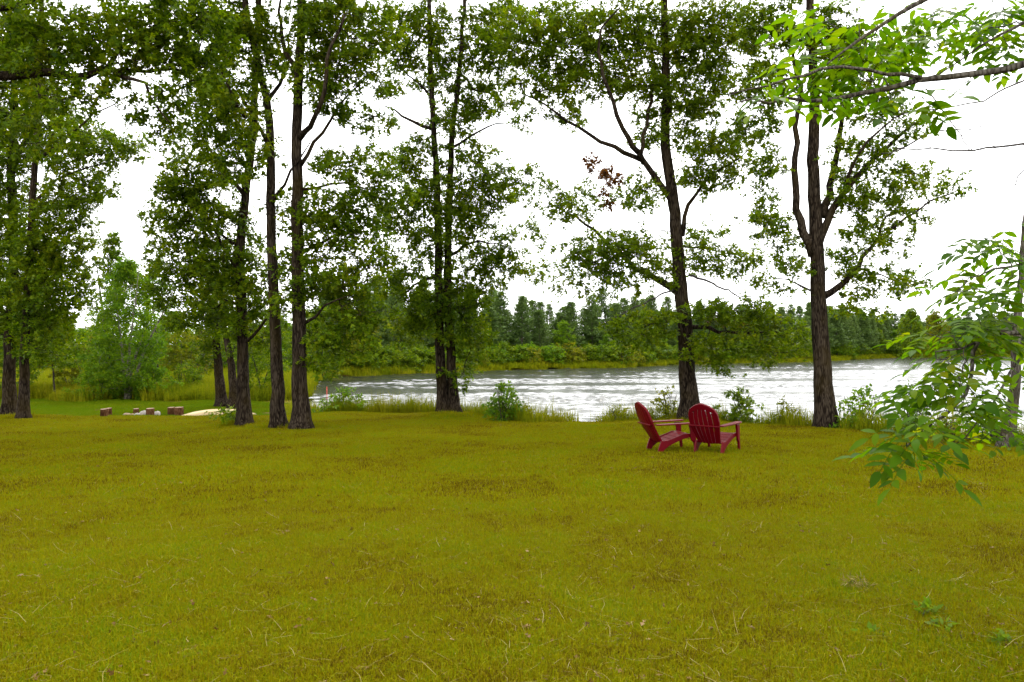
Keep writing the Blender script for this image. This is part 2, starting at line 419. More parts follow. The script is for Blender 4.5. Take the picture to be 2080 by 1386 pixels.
# ------------------------------------------------------------------ scattering of uncountable grass
def scatter(name, pts, rotz, scale, idx, protos, label, cat):
    """points with attributes; a geometry-nodes modifier sets one patch of grass on each"""
    me = bpy.data.meshes.new(name)
    pts = np.asarray(pts, np.float32)
    me.vertices.add(len(pts)); me.vertices.foreach_set('co', pts.ravel())
    rot = np.zeros((len(pts), 3), np.float32); rot[:, 2] = rotz
    a = me.attributes.new('rot', 'FLOAT_VECTOR', 'POINT'); a.data.foreach_set('vector', rot.ravel())
    a = me.attributes.new('scl', 'FLOAT', 'POINT'); a.data.foreach_set('value', np.asarray(scale, np.float32))
    a = me.attributes.new('idx', 'INT', 'POINT'); a.data.foreach_set('value', np.asarray(idx, np.int32))
    me.update()
    o = link(name, me)
    c = bpy.data.collections.new(name + '_patches')
    for p in protos: c.objects.link(p)
    ng = bpy.data.node_groups.new(name + '_nodes', 'GeometryNodeTree')
    ng.interface.new_socket('Geometry', in_out='INPUT', socket_type='NodeSocketGeometry')
    ng.interface.new_socket('Geometry', in_out='OUTPUT', socket_type='NodeSocketGeometry')
    n, l = ng.nodes, ng.links
    gi = n.new('NodeGroupInput'); go = n.new('NodeGroupOutput')
    ci = n.new('GeometryNodeCollectionInfo'); ci.inputs['Collection'].default_value = c
    ci.inputs['Separate Children'].default_value = True; ci.inputs['Reset Children'].default_value = True
    ip = n.new('GeometryNodeInstanceOnPoints'); ip.inputs['Pick Instance'].default_value = True
    def attr(nm, ty):
        t = n.new('GeometryNodeInputNamedAttribute'); t.data_type = ty; t.inputs['Name'].default_value = nm; return t.outputs['Attribute']
    l.new(gi.outputs[0], ip.inputs['Points']); l.new(ci.outputs[0], ip.inputs['Instance'])
    l.new(attr('idx', 'INT'), ip.inputs['Instance Index']); l.new(attr('rot', 'FLOAT_VECTOR'), ip.inputs['Rotation'])
    l.new(attr('scl', 'FLOAT'), ip.inputs['Scale'])
    l.new(ip.outputs[0], go.inputs[0])
    md = o.modifiers.new('scatter', 'NODES'); md.node_group = ng
    tag(o, label, cat, kind='stuff')
    return o

def grass_patch(name, size, n, hmin, hmax, width, lean, mat, seed):
    r = np.random.default_rng(seed)
    base = r.uniform(-size / 2, size / 2, (n, 2))
    h = r.uniform(hmin, hmax, n) * (.7 + .6 * r.random(n) ** 2)
    az = r.uniform(0, 2 * math.pi, n); wd = width * r.uniform(.6, 1.4, n)
    ln = np.abs(r.normal(0, lean, n)) * h
    face = r.uniform(0, math.pi, n)
    sx, sy = np.cos(face) * wd, np.sin(face) * wd
    dx, dy = np.cos(az) * ln, np.sin(az) * ln
    b = np.zeros((n, 5, 3))
    b[:, 0] = np.stack([base[:, 0] - sx, base[:, 1] - sy, np.full(n, -.01)], -1)
    b[:, 1] = np.stack([base[:, 0] + sx, base[:, 1] + sy, np.full(n, -.01)], -1)
    b[:, 2] = np.stack([base[:, 0] + dx * .35 - sx * .8, base[:, 1] + dy * .35 - sy * .8, h * .6], -1)
    b[:, 3] = np.stack([base[:, 0] + dx * .35 + sx * .8, base[:, 1] + dy * .35 + sy * .8, h * .6], -1)
    b[:, 4] = np.stack([base[:, 0] + dx, base[:, 1] + dy, h * np.clip(1 - .4 * (ln / h) ** 2, .45, 1)], -1)
    k = np.arange(n)[:, None] * 5
    t = np.concatenate([k + np.array([[0, 1, 3]]), k + np.array([[0, 3, 2]]), k + np.array([[2, 3, 4]])], 0)
    return bpy.data.objects.new(name, tri_mesh(name, b.reshape(-1, 3), t, mat))

def region(xlo, xhi, ylo, yhi, n, keep, seed):
    r = np.random.default_rng(seed)
    x = r.uniform(xlo, xhi, n); y = r.uniform(ylo, yhi, n)
    k = keep(x, y)
    return x[k], y[k], r

def in_view(x, y, m=1.5): return np.abs(x) < (.66 * y + m)

# near lawn: fine patches; middle lawn: wider patches
x, y, r = region(-9, 9, 2.0, 9, 2600, lambda x, y: in_view(x, y, 2.2) & (lake_sd(x, y) < -.1), 1)
near = [grass_patch('grass_patch', .75, 3200, .025, .06, .0019, .9, M_GRASS, s) for s in range(4)]
scatter('lawn_grass', np.stack([x, y, gz(x, y)], -1), r.uniform(0, 6.28, len(x)), r.uniform(.85, 1.15, len(x)), r.integers(0, 4, len(x)), near, 'short olive lawn grass of the foreground', 'grass')
x, y, r = region(-24, 17, 8, 34, 9000, lambda x, y: in_view(x, y) & (lake_sd(x, y) < .25) & ((x > -7.5) | (y < 30)), 2)
mid = [grass_patch('grass_patch', 1.0, 1900, .03, .065, .0042, .7, M_GRASS, s + 10) for s in range(4)]
scatter('lawn_grass', np.stack([x, y, gz(x, y)], -1), r.uniform(0, 6.28, len(x)), r.uniform(.8, 1.15, len(x)), r.integers(0, 4, len(x)), mid, 'olive lawn grass reaching to the trees', 'grass')
x, y, r = region(-36, -6, 28, 54, 1500, lambda x, y: in_view(x, y, 3) & (lake_sd(x, y) < -1) & (y < 48 + 1.5 * np.sin(x)), 3)
grn = [grass_patch('grass_patch', 1.6, 1700, .03, .06, .008, .5, M_GREEN, s + 20) for s in range(3)]
scatter('green_lawn_grass', np.stack([x, y, gz(x, y)], -1), r.uniform(0, 6.28, len(x)), r.uniform(.8, 1.2, len(x)), r.integers(0, 3, len(x)), grn, 'bright green grass around the fire ring', 'grass')
# tall meadow left of the lake
x, y, r = region(-75, -8, 47, 98, 2600, lambda x, y: in_view(x, y, 6) & (lake_sd(x, y) < -.3) & (y > 49 + 1.5 * np.sin(x)), 4)
tall = [grass_patch('grass_patch', 2.0, 900, .35, .85, .013, .35, M_TALL, s + 30) for s in range(4)]
scatter('meadow_grass', np.stack([x, y, gz(x, y)], -1), r.uniform(0, 6.28, len(x)), r.uniform(.7, 1.3, len(x)), r.integers(0, 4, len(x)), tall, 'tall yellow green meadow grass behind the fire ring', 'meadow')
# sedge along the near bank
sed = [grass_patch('grass_patch', .5, 130, .2, .75, .006, .45, M_TALL, s + 40) for s in range(4)]
def bank(x, y):
    sd = lake_sd(x, y)
    px = CX + F_PX * x / y
    dens = np.interp(px, [560, 630, 700, 880, 1000, 1010, 1120, 1145, 1160, 1215, 1230, 1370, 1420, 1450, 1570, 1580, 1660, 1700, 1820, 2080],
                         [.3, .7, .8, 1, .6, .9, .8, .5, .0, .0, .5, .5, .2, .05, .1, .6, .5, .2, .35, .5])
    return (sd > -.45) & (sd < .9) & (RNG.random(len(x)) < dens) & (y < 40)
x, y, r = region(-11, 16, 14, 40, 21000, bank, 5)
scatter('bank_grass', np.stack([x, y, gz(x, y)], -1), r.uniform(0, 6.28, len(x)), r.uniform(.55, 1.35, len(x)), r.integers(0, 4, len(x)), sed, 'tall grass and sedge along the lake bank', 'grass')
# longer uncut grass round the trunk feet
rt = np.random.default_rng(8); tx, ty = [], []
for px_, py_, wd_, n_ in ((495, 862, .55, 26), (567, 868, .55, 26), (611, 870, .55, 26), (901, 847, .6, 26), (920, 844, .6, 20), (1403, 859, .7, 30), (1682, 873, .75, 36), (20, 849, .55, 20), (47, 851, .5, 20)):
    g_ = G(px_, py_)
    a_ = rt.uniform(0, 6.28, n_); q_ = wd_ * rt.uniform(.5, 1.15, n_); tx += list(g_[0] + q_ * np.cos(a_)); ty += list(g_[1] + q_ * np.sin(a_))
tx, ty = np.array(tx), np.array(ty)
tuf = [grass_patch('grass_patch', .3, 110, .05, .16, .004, .6, M_GRASS, s + 60) for s in range(3)]
scatter('uncut_grass', np.stack([tx, ty, gz(tx, ty)], -1), rt.uniform(0, 6.28, len(tx)), rt.uniform(.6, 1.3, len(tx)), rt.integers(0, 3, len(tx)), tuf, 'longer uncut grass around the feet of the oaks', 'grass')
# green fringe on the far shore
x, y, r = region(-40, 170, 84, 262, 26000, lambda x, y: (lake_sd(x, y) < 1) & (lake_sd(x, y) > -4) & in_view(x, y, 6) & ((CX + F_PX * x / y > 1610) | (lake_sd(x, y) > -1.2)), 6)
frg = [grass_patch('grass_patch', 3.0, 500, .4, 1.0, .03, .3, M_TALL, s + 50) for s in range(3)]
scatter('shore_grass', np.stack([x, y, gz(x, y)], -1), r.uniform(0, 6.28, len(x)), r.uniform(.6, 1.1, len(x)), r.integers(0, 3, len(x)), frg, 'grass fringe along the far shore', 'grass')

# ------------------------------------------------------------------ leaves
OAK_T = (np.array([[0, 0, 0], [.36, .30, .03], [.46, .05, 0], [.36, -.30, .03], [.46, -.05, 0], [.40, .06, 0], [.76, .25, -.02], [.72, .03, -.02],
                   [.40, -.06, 0], [.76, -.25, -.02], [.72, -.03, -.02], [.3, .09, 0], [.3, -.09, 0], [1, 0, -.06]]),
         np.array([[0, 4, 1], [0, 3, 2], [8, 7, 6], [5, 9, 10], [11, 12, 13]]))
OVAL_T = (np.array([[0, 0, 0], [.45, .27, .04], [1, 0, -.05], [.45, -.27, .04]]), np.array([[0, 2, 1], [0, 3, 2]]))

def leaves_mesh(name, pos, axis, size, mat, template=OAK_T, tilt=.6, rng=RNG, up=1.0):
    """pos (n,3), axis (n,3) direction the blade points; normal mostly up with scatter"""
    n = len(pos); tv, tf = template
    ax = axis + .35 * rng.standard_normal((n, 3)); ax /= np.linalg.norm(ax, axis=1)[:, None] + 1e-9
    nrm = np.array([0, 0, up]) + tilt * rng.standard_normal((n, 3))
    sd = np.cross(nrm, ax); sd /= np.linalg.norm(sd, axis=1)[:, None] + 1e-9
    nn = np.cross(ax, sd)
    s = size[:, None, None]
    v = pos[:, None, :] + s * (tv[None, :, 0:1] * ax[:, None, :] + tv[None, :, 1:2] * sd[:, None, :] + tv[None, :, 2:3] * nn[:, None, :])
    f = (np.arange(n)[:, None, None] * len(tv) + tf[None]).reshape(-1, 3)
    return tri_mesh(name, v.reshape(-1, 3), f, mat)

class Skeleton:
    """hand-laid stems plus branches grown to leaf-cluster centres"""
    def __init__(s): s.p = []; s.par = []; s.r = []; s.fix = []; s.br = []
    def add(s, p, par, r, fix): s.p.append(np.asarray(p, float)); s.par.append(par); s.r.append(r); s.fix.append(fix); return len(s.p) - 1
    def stem(s, pts, r0, r1, jit=.02, flare=0):
        c = catmull(pts, .3); c[1:-1] += RNG.normal(0, jit, (max(len(c) - 2, 0), 3))
        t = np.linspace(0, 1, len(c)); rad = r0 + (r1 - r0) * t ** .9
        if flare:
            hgt = c[:, 2] - c[0, 2]; rad = rad * (1 + flare * np.exp(-hgt / .28) + .25 * np.exp(-hgt / 1.2))
        prev = -1
        if s.p:
            d = np.linalg.norm(np.array(s.p) - c[0], axis=1); prev = int(np.argmin(d))
        ids = []
        for q_, r_ in zip(c, rad): prev = s.add(q_, prev, r_, True); ids.append(prev)
        return c, rad
    def grow(s, targets):
        if not len(targets): return []
        targets = np.array(targets)
        A = np.array(s.p); d0 = np.min(np.linalg.norm(targets[:, None] - A[None], axis=2), axis=1)
        tips = []
        for ti in np.argsort(d0):
            t = targets[ti]; A = np.array(s.p); v = t - A; L = np.linalg.norm(v, axis=1) + 1e-6
            cost = L * (1 + .45 * np.maximum(0, -v[:, 2] / L) + .15 * np.maximum(0, v[:, 2] / L - .8))
            k = int(np.argmin(cost)); a = s.p[k]; L = np.linalg.norm(t - a)
            par = s.par[k]; pd = (a - s.p[par]) if par >= 0 else np.array([0, 0, 1.])
            pd = pd / (np.linalg.norm(pd) + 1e-9)
            c1 = a + L * .35 * (.5 * pd + .5 * (t - a) / L + np.array([0, 0, .12]))
            c2 = t - L * .3 * ((t - a) / L + np.array([0, 0, -.15])) + RNG.normal(0, .06 * L, 3)
            n = max(3, int(L / .28)); prev = k; line = [k]
            for u in np.linspace(0, 1, n + 1)[1:]:
                q_ = (1 - u) ** 3 * a + 3 * (1 - u) ** 2 * u * c1 + 3 * (1 - u) * u * u * c2 + u ** 3 * t
                if u < 1: q_ = q_ + RNG.normal(0, .018 + .01 * L, 3)
                prev = s.add(q_, prev, 0, False); line.append(prev)
            s.br.append(line); tips.append(prev)
        return tips
    def radii(s, r0=.0055, ex=.48):
        n = len(s.p); cnt = np.zeros(n); has = np.zeros(n, bool)
        for i in range(n):
            if s.par[i] >= 0: has[s.par[i]] = True
        for i in range(n - 1, -1, -1):
            if not has[i]: cnt[i] += 1
            if s.par[i] >= 0: cnt[s.par[i]] += cnt[i]
        rr = r0 * cnt ** ex
        return np.array([s.r[i] if s.fix[i] else rr[i] for i in range(n)])

def blob_clusters(blobs, d, sky_k=1.0, cell=3000.0, kk=2.4):
    out = []
    for b in blobs:
        cx, cy, rx, ry = b[:4]; k = b[4] if len(b) > 4 else 1.0; dd = b[5] if len(b) > 5 else 0.0
        ppm = F_PX / d; cellpx = .5 * ppm * ppm                      # one cluster covers about half a square metre
        n = max(2, int(round(math.pi * rx * ry / cellpx * kk * k * sky_k)))
        thick = min(2.6, max(.7, .85 * rx / ppm))
        got = []
        for _ in range(n * 12):
            if len(got) >= n: break
            u = RNG.normal(0, 1, 3); u /= np.linalg.norm(u); u *= RNG.random() ** (1 / 2.6)
            dep = d + dd + u[1] * thick
            q_ = P(cx + u[0] * rx, cy - u[2] * ry, dep)
            if all(np.linalg.norm(q_ - g_) > .33 for g_ in got): got.append(q_)
        out += got
    return out

def foliage(tips, skel, per, size, spread, rng=RNG):
    """twigs and leaves round each cluster centre -> (positions, axes, sizes, twig segments)"""
    P_, A_, S_, T_ = [], [], [], []
    for t in tips:
        c = skel.p[t]; par = skel.p[skel.par[t]]; bd = c - par; bd = bd / (np.linalg.norm(bd) + 1e-9)
        nt = rng.integers(5, 8)
        for _ in range(nt):
            dr = rng.standard_normal(3) * np.array([1, 1, .42]) + .45 * bd; dr /= np.linalg.norm(dr)
            L = spread * rng.uniform(.55, 1.15); e = c + dr * L + np.array([0, 0, -.06 * L])
            T_.append((c, c + dr * L * .5 + np.array([0, 0, .03]), e))
            m = max(2, int(per / nt * rng.uniform(.7, 1.3)))
            u = rng.uniform(.25, 1.05, m) ** .7
            P_.append(c + (e - c)[None] * u[:, None] + rng.normal(0, .05 * spread / .4, (m, 3)))
            a = dr[None] * .8 + rng.standard_normal((m, 3)) * .8 + np.array([0, 0, -.25]); A_.append(a)
            S_.append(size * rng.uniform(.65, 1.25, m))
    if not P_: return None
    return np.vstack(P_), np.vstack(A_), np.concatenate(S_), T_

def oak(name, label, d, trunks, limbs, blobs, group=None, crown_mat=None, leaf=.185, per=72, spread=.46, kk=5.6, dead=(), brown=(), top=True, cat='tree', bark=None, template=OAK_T):
    """trunks: list of (pixel points, r_base, r_top); limbs: (pixel points with depth offset, r0, r1)"""
    bark = bark or M_BARK; crown_mat = crown_mat or M_OAK
    base = P(*trunks[0][0][0][:2], d); base[2] = gz1(base[0], base[1])
    root = empty(name, base); tag(root, label, cat, group)
    inv = -base
    sk = Skeleton()
    def conv(pts): return [P(q_[0], q_[1], d + (q_[2] if len(q_) > 2 else 0)) for q_ in pts]
    for pts, r0, r1 in trunks:
        pp = conv(pts); pp[0][2] = gz1(pp[0][0], pp[0][1]) - .12
        n0 = len(sk.p); c, rad = sk.stem(pp, r0, r1, .012, flare=.85)
        if n0: sk.par[n0] = -1
        m = MB(); m.tube(c + inv, rad, 14, jitter=.035); m.build('trunk', bark, root)
    for pts, r0, r1 in limbs:
        c, rad = sk.stem(conv(pts), r0, r1, .03)
        m = MB(); m.tube(c + inv, rad, 8, jitter=.05); m.build('limb', bark, root)
    cl = blob_clusters(blobs, d, kk=kk)
    if top:   # the crown goes on above the frame
        tp = sk.p[max(range(len(sk.p)), key=lambda i: sk.p[i][2])]
        cxm = np.mean([b[0] for b in blobs]); 
        cx_, cy_ = (cxm - CX) / F_PX * d, d
        for _ in range(90):
            u = RNG.normal(0, 1, 3); u /= np.linalg.norm(u); u *= RNG.random() ** .4
            z0 = CZ + HY / F_PX * d
            cl.append(np.array([.5 * (cx_ + tp[0]) + u[0] * 2.6, cy_ + u[1] * 2.6, z0 + .5 + (u[2] + 1) * 1.6]))
    tips = sk.grow(cl)
    n_before_dead = len(sk.br)
    btips = sk.grow(blob_clusters(brown, d, kk=1.6)) if brown else []
    rr = sk.radii()
    tw = MB()
    for line in sk.br:
        pts = np.array([sk.p[i] for i in line]); ra = rr[line].copy(); ra[0] = min(ra[0], ra[1] * 1.15)
        big = ra[0] > .02
        tw.tube(pts + inv, ra, 6 if big else 4, cap=False)
    fo = foliage(tips, sk, per, leaf, spread)
    for a, b, c in fo[3]: tw.tube(np.array([a, b, c]) + inv, [.005, .004, .002], 3, cap=False)
    tw.build('branches', bark if d < 30 else M_TWIG, root, kind='stuff')
    for pts, r0, r1 in dead:
        c = catmull(conv(pts), .15); c[1:-1] += RNG.normal(0, .02, (len(c) - 2, 3))
        m = MB(); m.tube(c + inv, np.linspace(r0, r1, len(c)), 5, cap=False)
        for i in range(3, len(c) - 1, 2):
            for _ in range(RNG.integers(0, 3)):
                dr = (c[i] - c[i - 1]); dr = dr / np.linalg.norm(dr) + RNG.normal(0, .7, 3); dr /= np.linalg.norm(dr)
                L = RNG.uniform(.15, .6) * (1 - .5 * i / len(c)); e = c[i] + dr * L
                mid_ = c[i] + dr * L * .5 + RNG.normal(0, .05, 3)
                m.tube(np.array([c[i], mid_, e]) + inv, [r1 * 1.1, r1 * .8, r1 * .4], 3, cap=False)
        m.build('dead_branch', M_DEADWOOD, root)
    link('crown', leaves_mesh('crown', fo[0] + inv, fo[1], fo[2], crown_mat, template), root, 'stuff')
    if btips:
        fb = foliage(btips, sk, 46, leaf * 1.05, .25)
        o = link('dead_leaves', leaves_mesh('dead_leaves', fb[0] + inv, fb[1], fb[2], M_BROWN, tilt=1.2), root, 'stuff'); o['label'] = 'withered brown leaves on a dead twig'
    return root

GRP = 'oaks on the lawn'
oak('oak_tree', 'broader trunked oak of the pair across the fire ring from the canoe', 26,
    [([(18, 848), (19, 740), (24, 620), (28, 500), (22, 350), (30, 200), (20, 60), (10, -150), (5, -330)], .19, .05)],
    [([(24, 330), (70, 260, -.5), (110, 190, -1), (135, 120, -1.2)], .07, .02), ([(28, 480), (-30, 400), (-90, 340)], .07, .02)],
    [(20, 600, 60, 110), (0, 420, 80, 130), (70, 250, 90, 110), (10, 100, 100, 110), (90, 670, 60, 45, .7), (-70, 300, 60, 200, .6), (-50, 620, 40, 90, .6)], GRP)
oak('oak_tree', 'slimmer oak of the pair across the fire ring, nearer the log stumps', 24.5,
    [([(47, 850), (50, 740), (54, 640), (60, 520), (66, 400), (75, 280), (80, 150), (85, 0), (80, -250)], .135, .04)],
    [([(64, 420), (110, 370), (160, 345), (230, 330)], .06, .015), ([(58, 560), (110, 520, .5), (160, 480, .7)], .05, .015), ([(70, 330), (130, 280, -.4), (190, 235, -.6), (240, 208, -.8)], .06, .015)],
    [(110, 590, 80, 80), (120, 480, 75, 75), (145, 390, 80, 45), (190, 355, 45, 25, .8), (240, 300, 70, 26, .8), (150, 290, 85, 50), (90, 680, 60, 50, .7), (60, 560, 60, 100, .8), (170, 540, 30, 35, .6)], GRP)
oak('oak_tree', 'oak whose long dark level limb reaches out over the lawn', 15.5,
    [([(-170, 905), (-165, 700), (-150, 450), (-130, 200), (-120, -50), (-100, -350)], .27, .07)],
    [([(-140, 200), (-60, 165), (60, 150), (140, 152), (210, 143), (225, 128), (255, 95, .5), (330, 50, .8)], .13, .025),
     ([(212, 143), (270, 160, -.4), (310, 195, -.6), (345, 250, -.7)], .06, .012), ([(210, 145), (300, 140, .2), (370, 145, .4), (430, 130, .5)], .05, .012),
     ([(-125, 60), (-40, 30), (60, 5), (160, -40)], .1, .03)],
    [(60, 60, 110, 65), (200, 60, 95, 55), (255, 120, 70, 45), (330, 100, 80, 55), (310, 195, 50, 40), (345, 260, 40, 45, .8), (120, 195, 110, 32, .8), (80, 115, 90, 35), (400, 40, 80, 45, .8), (330, 20, 90, 40), (400, 150, 60, 35, .8), (20, 260, 70, 60, .8), (430, 110, 40, 40, .6)], GRP, kk=5.2)
oak('oak_tree', 'leaning oak with leafy sprouts at its foot, beside the cream canoe', 21.6,
    [([(497, 860), (493, 740), (491, 620), (488, 500), (500, 380), (512, 280), (520, 150), (525, 0), (530, -250)], .16, .05)],
    [([(490, 560), (440, 480), (415, 420), (405, 360)], .06, .015), ([(494, 700), (540, 650, -.5), (560, 560, -1)], .05, .012),
     ([(500, 400), (440, 330, .5), (400, 260, .8), (380, 200, 1)], .07, .015), ([(489, 500), (400, 455, .4), (330, 450, .6)], .05, .012), ([(490, 620), (420, 600, 1), (360, 590, 1.4)], .05, .012)],
    [(325, 450, 40, 32, .8), (400, 430, 75, 60), (370, 520, 75, 50), (430, 590, 85, 50), (340, 595, 40, 35, .7), (465, 500, 55, 75), (400, 350, 70, 50), (440, 250, 75, 65), (365, 385, 45, 40, .8), (480, 650, 65, 40, .8), (520, 570, 40, 60, .8), (430, 160, 60, 60, .9), (380, 640, 50, 35, .7), (468, 838, 16, 14, 2.2)], GRP)
oak('oak_tree', 'slimmer of two straight oaks side by side, next to the leaning oak', 20.2,
    [([(567, 866), (562, 740), (556, 600), (551, 450), (549, 330), (544, 220), (520, 110), (500, 20), (480, -250)], .165, .06)],
    [([(548, 310), (515, 240), (480, 180)], .07, .02), ([(540, 210), (580, 150, .5), (590, 60, .8)], .06, .02), ([(552, 420), (590, 350, -.6), (630, 290, -1)], .05, .015), ([(500, 240), (460, 170), (430, 90)], .05, .015)],
    [(500, 60, 75, 65), (435, 80, 60, 55, .9), (560, 120, 50, 55, .7), (480, 200, 65, 55, .9), (525, 300, 55, 45, .8), (590, 420, 45, 45, .6), (470, 340, 50, 40, .7), (580, 500, 30, 60, .5)], GRP)
oak('oak_tree', 'thicker mossy oak of the straight side-by-side pair, with low leafy boughs', 19.6,
    [([(611, 869), (608, 740), (605, 600), (603, 450), (603, 320), (605, 200), (610, 80), (613, -60), (620, -300)], .19, .07)],
    [([(608, 340), (640, 290), (690, 215), (750, 150)], .06, .015), ([(606, 285), (650, 220, -.8), (665, 120, -1), (700, 30, -1)], .08, .03), ([(612, 385), (700, 375, .4), (790, 400, .8)], .04, .012),
     ([(614, 660), (660, 625, -.4), (710, 600, -.6)], .045, .012), ([(612, 700), (670, 690, .8), (720, 720, 1.2)], .04, .01), ([(606, 520), (680, 480, .5), (750, 470, .9)], .05, .012), ([(604, 150), (575, 90, .4), (570, 0, .6)], .07, .03)],
    [(690, 60, 85, 55), (715, 155, 75, 55), (660, 200, 55, 45), (640, 110, 40, 55, .8), (755, 235, 45, 28, .7), (675, 335, 60, 30, .7), (740, 345, 55, 35, .9), (700, 410, 85, 45), (785, 380, 45, 35, .7), (650, 470, 50, 50, .8), (715, 480, 65, 45), (745, 530, 45, 35, .8), (690, 585, 70, 50), (735, 630, 55, 38, .8), (670, 675, 60, 38, .9), (715, 690, 45, 35, .6), (595, 620, 45, 60, .4), (640, 550, 40, 40, .8), (660, 730, 35, 30, .5), (770, 55, 38, 50, .9), (660, 20, 70, 40)], GRP)
oak('oak_tree', 'oak with two trunks grown together at the foot', 26,
    [([(901, 846), (894, 720), (891, 600), (889, 450), (884, 330), (878, 220), (874, 110), (872, 0), (868, -250)], .165, .04),
     ([(923, 842), (916, 720), (909, 600), (911, 480), (914, 380), (920, 260), (933, 150), (942, 20), (950, -150)], .165, .04)],
    [([(881, 262), (840, 248), (800, 222), (765, 215)], .07, .012), ([(878, 200), (845, 165), (800, 120)], .05, .012), ([(918, 300), (970, 270), (1010, 250), (1050, 255)], .05, .012),
     ([(890, 560), (840, 580), (800, 620)], .05, .01), ([(912, 520), (970, 490), (1040, 500)], .06, .012), ([(934, 150), (980, 190), (1020, 185)], .05, .012), ([(908, 620), (945, 650), (955, 710), (940, 760)], .04, .01)],
    [(860, 60, 60, 55), (812, 60, 40, 55, .7), (900, 150, 45, 45), (960, 90, 50, 75, .8), (820, 145, 48, 35, .8), (930, 240, 55, 45, .8), (985, 205, 55, 45, .8), (850, 310, 55, 35, .7), (812, 335, 45, 26, .7), (870, 390, 75, 45), (812, 440, 55, 38, .9), (955, 330, 55, 45, .8), (1000, 385, 60, 38), (1055, 355, 38, 26, .8), (940, 440, 65, 48), (850, 500, 58, 38, .9), (955, 520, 58, 38, .9), (1020, 505, 48, 36, .8), (1060, 545, 38, 26, .7), (1000, 565, 38, 26, .6), (828, 580, 48, 38, .8), (790, 560, 28, 28, .6), (940, 610, 48, 46), (860, 640, 48, 38, .8), (820, 655, 38, 46, .8), (955, 690, 36, 46, .9), (935, 755, 26, 26, .8), (1100, 555, 38, 22, .5), (1015, 45, 50, 50, .9), (1010, 130, 40, 40, .8), (940, 650, 45, 60, .6, -.8), (865, 600, 40, 50, .6, -.8), (900, 470, 50, 50, .4, -.8)], GRP)
oak('oak_tree', 'spreading oak behind the chairs with a forked trunk leaning to the lake', 23.4,
    [([(1402, 858), (1396, 760), (1390, 660), (1382, 580), (1374, 480), (1365, 390), (1352, 300), (1354, 220), (1352, 120), (1348, 0), (1340, -250)], .25, .05)],
    [([(1372, 430), (1340, 370), (1308, 330), (1250, 300), (1200, 275), (1150, 245), (1110, 212), (1060, 190)], .12, .02), ([(1308, 332), (1275, 280, -.5), (1245, 210, -.8), (1220, 130, -1), (1222, 60, -1), (1260, 15, -1.2)], .09, .02),
     ([(1384, 600), (1330, 560, .4), (1270, 530, .8), (1190, 455, 1.2), (1120, 415, 1.4)], .12, .015), ([(1385, 480), (1398, 420), (1440, 360), (1480, 335), (1520, 305)], .08, .015),
     ([(1352, 300), (1362, 200, .6), (1362, 140, .8), (1400, 110, 1)], .08, .02), ([(1300, 320, -.5), (1330, 120), (1270, 90, .8), (1230, 60, 1.4)], .06, .02),
     ([(1404, 665), (1440, 667, -.5), (1480, 676, -.8), (1560, 675, -1), (1640, 662, -1.2)], .07, .012), ([(1394, 645), (1340, 655, -.5), (1290, 672, -.9)], .04, .01), ([(1388, 500), (1450, 510, .6), (1510, 520, 1)], .04, .01)],
    [(1080, 80, 90, 65), (1180, 60, 90, 55), (1290, 60, 80, 55), (1400, 60, 80, 65), (1100, 165, 80, 40), (1200, 150, 75, 45, .9), (1300, 165, 75, 45), (1400, 190, 75, 65), (1060, 228, 45, 26, .6), (1150, 228, 50, 24, .7), (1445, 120, 50, 55, .8), (1430, 290, 65, 45, .9), (1320, 255, 55, 35, .8), (1490, 335, 45, 45, .7), (1420, 370, 55, 36, .8), (1300, 385, 55, 36, .7), (1170, 410, 55, 36, .7), (1100, 400, 45, 36, .5), (1085, 470, 36, 30, .35), (1200, 510, 65, 36, .9), (1290, 500, 65, 36, .9), (1230, 560, 65, 36, .8), (1320, 550, 45, 36), (1460, 530, 75, 32), (1430, 490, 45, 26, .7), (1530, 510, 28, 26, .4), (1165, 560, 38, 26, .6),
     (1290, 668, 45, 36, 1, -1), (1340, 655, 36, 36, 1, -.8), (1460, 640, 55, 28, .9, -.8), (1450, 705, 48, 36, 1, -.8), (1540, 660, 55, 45, 1, -1), (1600, 690, 45, 36, .9, -1), (1555, 718, 40, 24, .6, -1), (1450, 742, 18, 12, .7, -.8), (1500, 60, 50, 60, .9), (1240, 105, 60, 30, .5), (1350, 110, 50, 30, .5)], GRP, crown_mat=M_OAKL,
    dead=[([(1380, 585), (1340, 600), (1290, 625), (1250, 645), (1218, 660)], .035, .008), ([(1398, 560), (1440, 572), (1480, 592), (1510, 603), (1560, 598), (1600, 590)], .04, .008), ([(1368, 470), (1310, 470), (1240, 463)], .02, .006)],
    brown=[(1240, 385, 28, 40, 2.2), (1225, 335, 30, 30, 1.6), (1480, 660, 30, 25, .8)])
